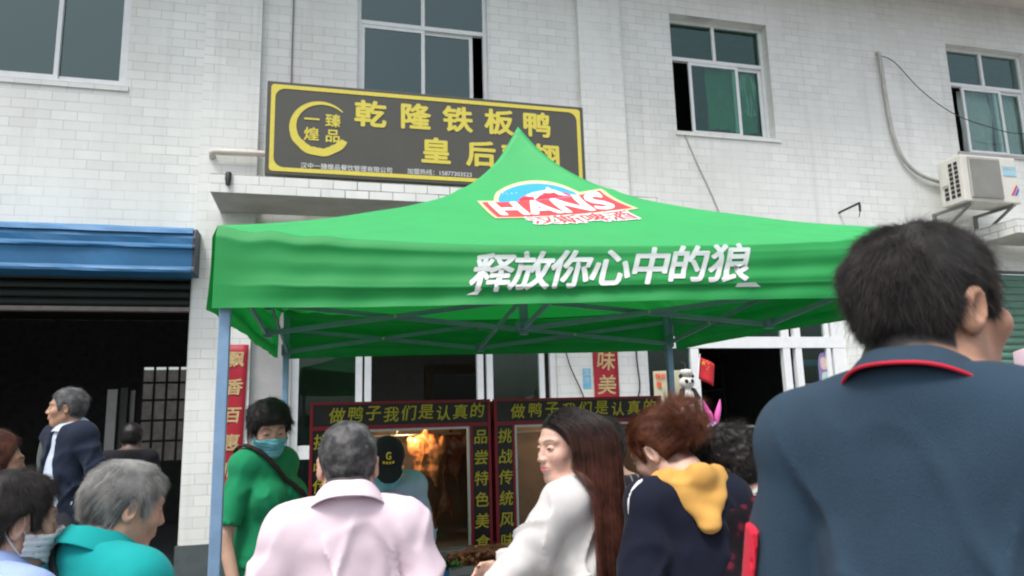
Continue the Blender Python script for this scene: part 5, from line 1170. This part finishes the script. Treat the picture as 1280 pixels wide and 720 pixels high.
# bending vendor in the cap
p = Person('bending vendor in a black cap, teal mask and pale blue overall', (.325, 3.73, 1.392), 178, head=(0, -34, 0), build=.80, vox=.011, hvox=.0042, lean=20, arms=[dict(el=(-.20, .06, 1.12), wr=(-.14, .30, 1.06)), dict(el=(.20, .06, 1.12), wr=(.14, .30, 1.06))])
p.make_body(skin=(.46, .285, .205), scalp=(.014, .012, .011)); M_lb = cloth('pale blue overall', (.26, .36, .44), noise=.04); p.collar(M_lb, r=(.076, .082), h=.03, z=1.452, fall=.03, tilt=24)
p.garment('overall', M_lb, g=.022, hem=.70, lower=True, cut2=.92, fold=.009, seed=56, vox=.010); p.pants(M_trou); p.shoes(M_shoe); mask(p, M_mask)
M_capb = cloth('black cap twill', (.012, .012, .013))
def cap(P):
    q = p.hq(P); hd = head_sdf(q, 0, detail=False, ears=False); d = hd - .013 - .006 * np.clip(q[:, 2] / .1, 0, 1); d = smax(d, .040 - q[:, 2] + .10 * np.clip(-q[:, 1] - .05, 0, .1) - .0, .004)
    b = ell(q, (0, .115, .040), (.074, .085, .0075), rotm(-14)); b = smax(b, .062 - q[:, 1], .004); b = b + .35 * np.abs(q[:, 0]) ** 2; return smin(d, b, .006) * p.hs
h_ = p.hc; P_, F_ = nets(cap, *[axis(h_[i] - .26, h_[i] + .26, .0042) for i in range(3)]); co = p.finish('cap', P_, F_, M_capb)
def on_cap(V, F, name, par):
    out = []
    for x, z in ((v[0], v[1]) for v in V):
        # walk in from the front until the cap is reached
        a = np.array([-x, .16, .088 + z]); 
        for _ in range(40):
            d = head_sdf(a[None], 0, detail=False, ears=False)[0] - .013 - .006 * min(1, max(0, a[2] / .1)); a[1] -= d
            if d < 1e-4: break
        a[1] += .0015; out.append(Vector((p.hc + p.hr @ (a * p.hs)) * p.sc))
    return MB().add(out, F).build(name, M_yel, par)
v, f = text_mesh('G', .040, .001); on_cap([(a[0], a[1] + .012) for a in v], f, 'emblem', co)
bars = []; bf = []
for i in range(4):
    o = len(bars); x = -.030 + i * .016; bars += [(x, -.022), (x + .011, -.022), (x + .011, -.010), (x, -.010)]; bf.append((o, o + 1, o + 2, o + 3))
on_cap(bars, bf, 'emblem', co)
h = p.hair_cap(H_black, th=.010, lump=.003, seed=34, region=lambda q: hair_line(q, front=.03))

# dark figure inside the hall
p = Person('dim figure in black standing far inside the dark hall', (-1.58, 7.05, 1.50), 10, head=(0, -5, 0), vox=.016, hvox=.006, build=.85)
p.make_body(skin=(.12, .075, .055), scalp=(.012, .011, .01)); p.garment('jacket', cloth('black cotton', (.012, .012, .015)), g=.03, hem=.72, lower=True, cut2=.96, seed=60, vox=.014); p.pants(M_trou); p.shoes(M_shoe)  # skin colour darkened so the figure reads as a silhouette in the shade
h = p.hair_cap(H_black, th=.018, lump=.005, seed=37)

# ---------------------------------------------------------------- food
M_duck = mat('glazed roast duck skin', (.40, .165, .060), .30, noise=.45, nscale=22, bump=.35, bscale=55, sss=.05, coat=.4)
M_duckd = mat('dark braised meat', (.17, .055, .025), .35, noise=.4, nscale=30, bump=.4, bscale=60, coat=.3)
def sdf_obj(name, fn, lo, hi, v, m, loc, label, cat, group=None, parts=()):
    r = empty(name, loc, 0, label, cat, group); P, F = nets(fn, *[axis(lo[i], hi[i], v) for i in range(3)]); mesh_from('body', relax(P, F, 1, .3), F, m, r)
    for n_, f_, m_ in parts:
        P, F = nets(f_, *[axis(lo[i], hi[i], v) for i in range(3)]); mesh_from(n_, P, F, m_, r)
    MB().tube(smooth([(0, .0, hi[2] - .03), (0, .0, hi[2] + .02), (.012, 0, hi[2] + .035), (.012, .0, hi[2] + .05), (0, 0, hi[2] + .058)], 4), .0025, 6).build('hook', M_inox, r); return r
def duck(P):
    m = np.stack([np.abs(P[:, 0]), P[:, 1], P[:, 2]], 1)
    d = ell(P, (0, 0, .0), (.100, .055, .135)); d = smin(d, ell(m, (.05, -.015, .06), (.045, .035, .06)), .02); d = smin(d, ell(m, (.092, -.022, .045), (.030, .024, .072), rotm(0, 14, 0)), .012)
    d = smin(d, cone(P, (0, 0, .12), (.005, .0, .18), .026, .016), .02); d = smin(d, cone(m, (.045, -.02, -.10), (.058, -.015, -.19), .030, .011), .02)
    d = smax(d, -ell(P, (0, -.06, -.055), (.032, .03, .055)), .012)
    return d - .006 * vn(P, 28, 3) - .004 * (1 - np.abs(vn(P * [1, 1, .6], 40, 8)) * 2)
sdf_obj('roast_duck', duck, (-.16, -.10, -.22), (.16, .10, .21), .006, M_duck, (.665, 4.80, 1.375), 'glossy whole roast duck hanging in the left stall under its rail', 'duck')
def piece(P):
    d = cone(P, (0, 0, .10), (.01, .0, -.02), .018, .022); d = smin(d, ell(P, (.01, 0, -.05), (.052, .035, .050)), .02); d = smin(d, cone(P, (-.02, 0, -.07), (-.05, 0, -.15), .018, .012), .012); d = smin(d, cone(P, (.04, 0, -.06), (.065, 0, -.15), .017, .010), .012)
    return d - .006 * vn(P, 36, 4)
sdf_obj('duck_piece', piece, (-.12, -.08, -.19), (.12, .08, .14), .006, M_duckd, (.66, 4.82, 1.07), 'brown roast duck piece hanging below the whole duck in the left stall', 'meat', 'roast pieces hanging in the stalls')
sdf_obj('duck_piece', piece, (-.12, -.08, -.19), (.12, .08, .14), .006, M_duckd, (.79, 4.90, 1.10), 'brown roast duck piece hanging lowest and furthest right in the left stall', 'meat', 'roast pieces hanging in the stalls')
sdf_obj('duck_piece', piece, (-.12, -.08, -.19), (.12, .08, .14), .006, M_duck, (.470, 4.84, 1.34), 'roast duck piece behind the vendor black cap in the left stall', 'meat', 'roast pieces hanging in the stalls')
def strip_(P): d = cone(P, (-.06, 0, .16), (.02, 0, 0), .020, .024); d = smin(d, cone(P, (.02, 0, 0), (.045, 0, -.14), .022, .016), .02); d = smin(d, cone(P, (.055, 0, .13), (.05, 0, -.03), .026, .026), .012); return d - .006 * vn(P, 36, 6)
sdf_obj('roast_meat', strip_, (-.12, -.07, -.2), (.12, .07, .2), .006, M_duck, (1.90, 4.76, 1.41), 'bright orange roast leg hanging in the right stall beside the ginger bun', 'meat')
sdf_obj('roast_duck', duck, (-.16, -.10, -.22), (.16, .10, .21), .007, M_duckd, (.845, 4.98, 1.36), 'darker roast duck hanging at the right rear of the left stall', 'duck')
# serving table with trays
TB = empty('serving_table', (.62, 4.05, 0), 0, 'steel serving table with food trays in front of the duck stalls', 'table')
def q_(o): o.location = -Vector(TB.location); return o
q_(MB().box(.05, 2.0, 3.85, 4.52, .735, .765, bev=.006).build('table_top', M_inox, TB))
for x in (.09, 1.96):
    for y in (3.89, 4.48): q_(MB().box(x - .018, x + .018, y - .018, y + .018, .005, .734).build('leg', M_inox, TB))
def tray(x, y, w, d, label, m):
    r = empty('tray', (x, y, .766), 0, label, 'tray'); t = MB(); t.box(-w / 2, w / 2, -d / 2, d / 2, 0, .006)
    for a in (-1, 1): t.box(a * w / 2 - .004, a * w / 2 + .004, -d / 2, d / 2, .0061, .045); t.box(-w / 2 + .0041, w / 2 - .0041, a * d / 2 - .004, a * d / 2 + .004, .0061, .045)
    t.build('pan', m, r); return r
tray(.93, 4.25, .50, .36, 'steel tray heaped with dark braised duck necks', M_inox); tray(.60, 4.22, .16, .30, 'small blue tray beside the heap of duck necks', mat('blue plastic', (.03, .16, .38), .4))
me0 = None; random.seed(3)
for i in range(34):
    lay = i // 12; a = random.uniform(-.5, .5); x = .93 + random.uniform(-.18, .18) * (1 - lay * .22); y = 4.25 + random.uniform(-.11, .11) * (1 - lay * .22)
    if me0 is None:
        def nk(P): return cone(P, (-.07, 0, 0), (.0, .012, 0), .014, .017) if False else smin(cone(P, (-.075, 0, 0), (0, .014, .004), .013, .017), cone(P, (0, .014, .004), (.075, -.005, 0), .017, .012), .01) - .004 * vn(P, 60, 2)
        P_, F_ = nets(nk, *[axis(a_, b_, .005) for a_, b_ in ((-.11, .11), (-.05, .05), (-.04, .04))]); o = mesh_from('duck_neck', P_, F_, M_duckd, None); me0 = o.data
    else: o = bpy.data.objects.new('duck_neck', me0); link(o)
    o.location = (x, y, .792 + lay * .027 + random.uniform(0, .012)); o.rotation_euler = (random.uniform(-.2, .2), random.uniform(-.15, .15), a + (0 if random.random() < .7 else 1.2))
    tag(o, 'dark braised duck neck in the heap on the steel tray', 'meat', 'braised duck necks heaped on the tray')
g_ = MB(); random.seed(5)
for i in range(60):
    a = random.uniform(0, 6.28); r = random.uniform(.0, .06); L_ = random.uniform(.03, .06); c = Vector((r * math.cos(a), r * math.sin(a) * .7, .01 + .02 * random.random())); d = Vector((math.cos(a), math.sin(a), random.uniform(.2, 1.2))) * L_; s_ = Vector((-math.sin(a), math.cos(a), 0)) * .014
    g_.add([c, c + d * .5 + s_, c + d, c + d * .5 - s_], [(0, 1, 2, 3)], True)
tag(g_.build('coriander', mat('coriander leaf', (.03, .12, .03), .6, noise=.3), None, (.70, 4.12, .766)), 'small bunch of green coriander on the table beside the blue tray', 'herbs')

# ---------------------------------------------------------------- toy display at the right shop
RK = empty('toy_rack', (3.65, 5.95, 0), 0, 'grey wire toy rack standing in front of the open toy shop door', 'rack')
def k_(o): o.location = -Vector(RK.location); return o
rk = MB(); rk.bar((3.28, 5.95, 1.475), (4.0, 5.95, 1.45), .022); k_(rk.build('top_rail', M_steel, RK))
for x in (3.29, 3.99):
    k_(MB().bar((x, 5.95, .0), (x, 5.95, 1.44), .022).build('post', M_steel, RK)); k_(MB().bar((x - .02, 5.70, .02), (x - .02, 6.2, .02), .022).build('foot', M_steel, RK))
for z in (1.33, .95, .55): k_(MB().bar((3.302, 5.952, z), (3.978, 5.952, z), .010).build('cross_wire', M_steel, RK))
M_pinkp = mat('pink plastic', (.72, .12, .42), .4, noise=.05); M_org = mat('orange plastic', (.75, .10, .03), .4); M_grn = mat('lime plastic', (.06, .55, .06), .4); M_yelp = mat('yellow plastic', (.60, .38, .02), .4); M_lil = mat('lilac plastic', (.40, .30, .48), .5)
be = empty('bunny_ears', (3.40, 5.94, 1.50), 0, 'pink rabbit ear headband stuck upright on the toy rack', 'toy')
for sg, tipx in ((-1, -.095), (1, .075)):
    pts = smooth([(sg * .025, 0, 0), (sg * .035, 0, .06), (tipx * .75, 0, .13), (tipx, 0, .205)], 5); n_ = len(pts)
    MB().tube(pts, [max(.006, .026 * math.sin(PI * (.18 + .80 * i / (n_ - 1)))) for i in range(n_)], 12).build('ear', M_pinkp, be)
MB().tube([(.075 * math.cos(R_(a)), 0, -.07 + .07 * math.sin(R_(a))) for a in range(0, 181, 15)], .012, 8).build('headband', M_lil, be)
MB().lathe([(0, -.03), (.03, -.025), (.042, 0), (.03, .02), (0, .026)], (0, -.01, -.03), 14).build('bow', M_lil, be)
yb = MB(); yb.lathe([(0, -.05), (.035, -.04), (.05, 0), (.035, .04), (0, .05)], (0, 0, 0), 16); tag(yb.build('toy_ball', M_yelp, None, (3.255, 5.93, 1.535)), 'yellow toy ball on the rack beside the pink rabbit ears', 'toy')
tr = empty('toy_funnel', (3.66, 5.92, 1.40), 0, 'orange plastic toy funnel hanging from the toy rack', 'toy'); MB().lathe([(.075, .035), (.08, .03), (.03, -.02), (.02, -.06), (.012, -.065)], n=16).build('cone', M_org, tr); MB().tube([(0, 0, .03), (0, .0, .065), (.01, .02, .07)], .005, 6).build('hanger', M_black, tr)
sl = empty('toy_slingshot', (3.83, 5.92, 1.33), 0, 'lime green plastic toy slingshot hanging from the toy rack', 'toy'); MB().tube([(.035, 0, .095), (.03, 0, .02), (.0, 0, -.01), (-.055, 0, .075)], .011, 8).tube([(.0, 0, -.01), (.015, 0, -.09)], .013, 8).build('fork', M_grn, sl); MB().tube([(.035, 0, .09), (-.055, 0, .07)], .006, 6).build('band', M_grn, sl)
fl = empty('toy_flower', (3.16, 5.92, 1.27), 0, 'pink toy flower with a green leaf low on the toy rack', 'toy')
fm = MB()
for k in range(6):
    a = R_(60 * k); fm.lathe([(0, -.018), (.028, -.012), (.036, 0), (.028, .012), (0, .018)], (.045 * math.cos(a), .01 * (k % 2), .045 * math.sin(a)), 10)
fm.lathe([(0, -.02), (.02, 0), (0, .02)], (0, -.025, 0), 10); fm.build('petals', M_pinkp, fl); MB().tube([(.05, 0, -.03), (.09, 0, -.02), (.115, 0, .02)], [.006, .02, .004], 8).build('leaf', M_grn, fl)
# poster board with a black and white plush bear in front, and the small flag
pb = empty('poster_board', (3.09, 6.15, 1.75), 0, 'pale yellow poster board propped in front of the toy shop glass', 'poster')
MB().add([(-.16, 0, -.5), (.16, .0, -.5), (.145, 0, .235), (-.15, 0, .225)], [(0, 1, 2, 3)]).build('board', mat('pale yellow card', (.56, .54, .38), .6, noise=.06), pb).modifiers.new('s', 'SOLIDIFY').thickness = .008
letters_on_wall('lettering', [('特价', .055, -.085, .175, .002, 0), ('糖', .05, -.105, .10, .002, 0)], -.012, M_org, pb)
M_plw = mat('white plush', (.62, .61, .57), .95, bump=.5, bscale=160); M_plb = mat('black plush', (.015, .015, .017), .95, bump=.5, bscale=160)
pd = empty('plush_bear', (3.20, 6.02, 1.78), 0, 'black and white plush bear hanging in front of the yellow poster board', 'soft toy')
def pw(P): return np.minimum(smin(ell(P, (0, 0, .085), (.072, .058, .062)), ell(P, (0, 0, -.045), (.065, .05, .075)), .02), 9)
def pk(P):
    m = np.stack([np.abs(P[:, 0]), P[:, 1], P[:, 2]], 1); d = ell(m, (.052, 0, .140), (.024, .016, .024)); d = np.minimum(d, ell(m, (.027, -.050, .092), (.017, .014, .021), rotm(0, 25, 0))); d = np.minimum(d, cone(m, (.055, -.01, .01), (.085, -.035, -.055), .026, .022)); d = np.minimum(d, cone(m, (.035, -.02, -.105), (.055, -.055, -.125), .030, .028)); return np.minimum(d, ell(P, (0, -.060, .072), (.010, .008, .007)))
P_, F_ = nets(pw, *[axis(a_, b_, .007) for a_, b_ in ((-.13, .13), (-.1, .1), (-.17, .19))]); mesh_from('torso', P_, F_, M_plw, pd); P_, F_ = nets(pk, *[axis(a_, b_, .006) for a_, b_ in ((-.14, .14), (-.12, .1), (-.18, .19))]); mesh_from('dark_limbs', P_, F_, M_plb, pd)
MB().lathe([(0, -.0), (.052, .0), (.05, .015), (.055, .02), (.058, .045), (.04, .06), (0, .064)], (0, 0, .140), 14).build('hat', M_plw, pd); MB().tube([(0, 0, .2), (0, .02, .26), (.0, .1, .28)], .004, 6).build('hanger', M_black, pd)
fg = empty('small_flag', (3.31, 6.0, 1.70), 0, 'small red paper flag with yellow stars on a white stick', 'flag')
MB().tube([(-.04, 0, 0), (.03, 0, .42)], .005, 8).build('stick', M_white_ink, fg)
ft = math.atan2(.07, .42); vs = []; fs = []
for j in range(7):
    for i in range(11): u, w = i / 10 * .17, j / 6 * .20; vs.append((-.002 + u * .9 + w * .14 - .005, .012 * math.sin(u * 40) - .0, .20 + w - u * .45))
for j in range(6):
    for i in range(10): k = j * 11 + i; fs.append((k, k + 1, k + 12, k + 11))
MB().add(vs, fs, True).build('cloth', mat('red flag cloth', (.50, .02, .03), .7), fg).modifiers.new('s', 'SOLIDIFY').thickness = .001
def star(cx, cz, r): return [(cx + (r if k % 2 == 0 else r * .4) * math.sin(R_(36 * k)), cz + (r if k % 2 == 0 else r * .4) * math.cos(R_(36 * k))) for k in range(10)]
st_ = MB()
for cx, cz, r in ((.05, .335, .026), (.085, .355, .009), (.10, .33, .009), (.10, .30, .009), (.085, .28, .009)):
    o_ = star(cx, cz, r); n_ = len(o_); st_.add([(cx, -.016, cz)] + [(a, -.016, b) for a, b in o_], [(0, 1 + k, 1 + (k + 1) % n_) for k in range(n_)])
st_.build('stars', M_yelp, fg)
ds = empty('door_sticker', (6.26, YW + .088, 2.07), 0, 'tall lilac sticker with pale round patches on the right shop door glass', 'sticker')
def rr(cx, cz, rx, rz, y, n=28): return MB().add([(cx + rx * abs(math.cos(R_(360 * k / n))) ** .7 * (1 if math.cos(R_(360 * k / n)) >= 0 else -1), y, cz + rz * abs(math.sin(R_(360 * k / n))) ** .7 * (1 if math.sin(R_(360 * k / n)) >= 0 else -1)) for k in range(n)], [tuple(range(n))])
rr(0, 0, .088, .24, 0).build('sheet', mat('lilac sticker', (.22, .18, .36), .5, noise=.25, nscale=20), ds); rr(-.005, .10, .05, .08, -.003).build('patch', mat('cream patch', (.55, .42, .38), .5, noise=.2, nscale=30), ds); rr(.01, -.11, .062, .10, -.003).build('patch', mat('pale green patch', (.40, .52, .48), .5, noise=.15, nscale=25), ds)
# pink sunshade umbrella far right
um = empty('sunshade_umbrella', (4.72, 2.70, 0), 0, 'pale pink sunshade umbrella standing at the right picture edge', 'umbrella')
n_ = 16; vs = []; fs = []; RU = 1.05
for j in range(9):
    for k in range(n_ * 4):
        a = 2 * PI * k / (n_ * 4); sc = 1 - .05 * abs(math.sin(a * 4)) ** .8; r = RU * j / 8 * (1 - .035 * (1 - abs(math.cos(a * 4))) * j / 8); vs.append((r * math.cos(a), r * math.sin(a), 2.12 - .22 * (j / 8) ** 1.7 - .012 * (1 - abs(math.cos(a * 4))) * j / 8))
m4 = n_ * 4
for k in range(m4): a = 2 * PI * k / m4; vs.append((RU * 1.003 * math.cos(a), RU * 1.003 * math.sin(a), 1.90 - .19 - .008 * math.sin(a * 9)))
for j in range(9):
    for k in range(m4): fs.append((j * m4 + k, j * m4 + (k + 1) % m4, (j + 1) * m4 + (k + 1) % m4, (j + 1) * m4 + k))
MB().add(vs, fs, True).build('canopy', mat('pale pink cloth', (.74, .56, .64), .7, noise=.04, transl=(.6, .4, .5, .2)), um); MB().tube([(0, 0, .05), (0, 0, 2.16)], .02, 12).build('pole', M_alug, um); MB().lathe([(0, .09), (.22, .08), (.26, .03), (.26, .0)], n=24).build('base', M_black, um)
for k in range(8): a = 2 * PI * k / 8; MB().bar((0, 0, 2.09), (1.0 * math.cos(a), 1.0 * math.sin(a), 1.895), .01).build('rib', M_alug, um)
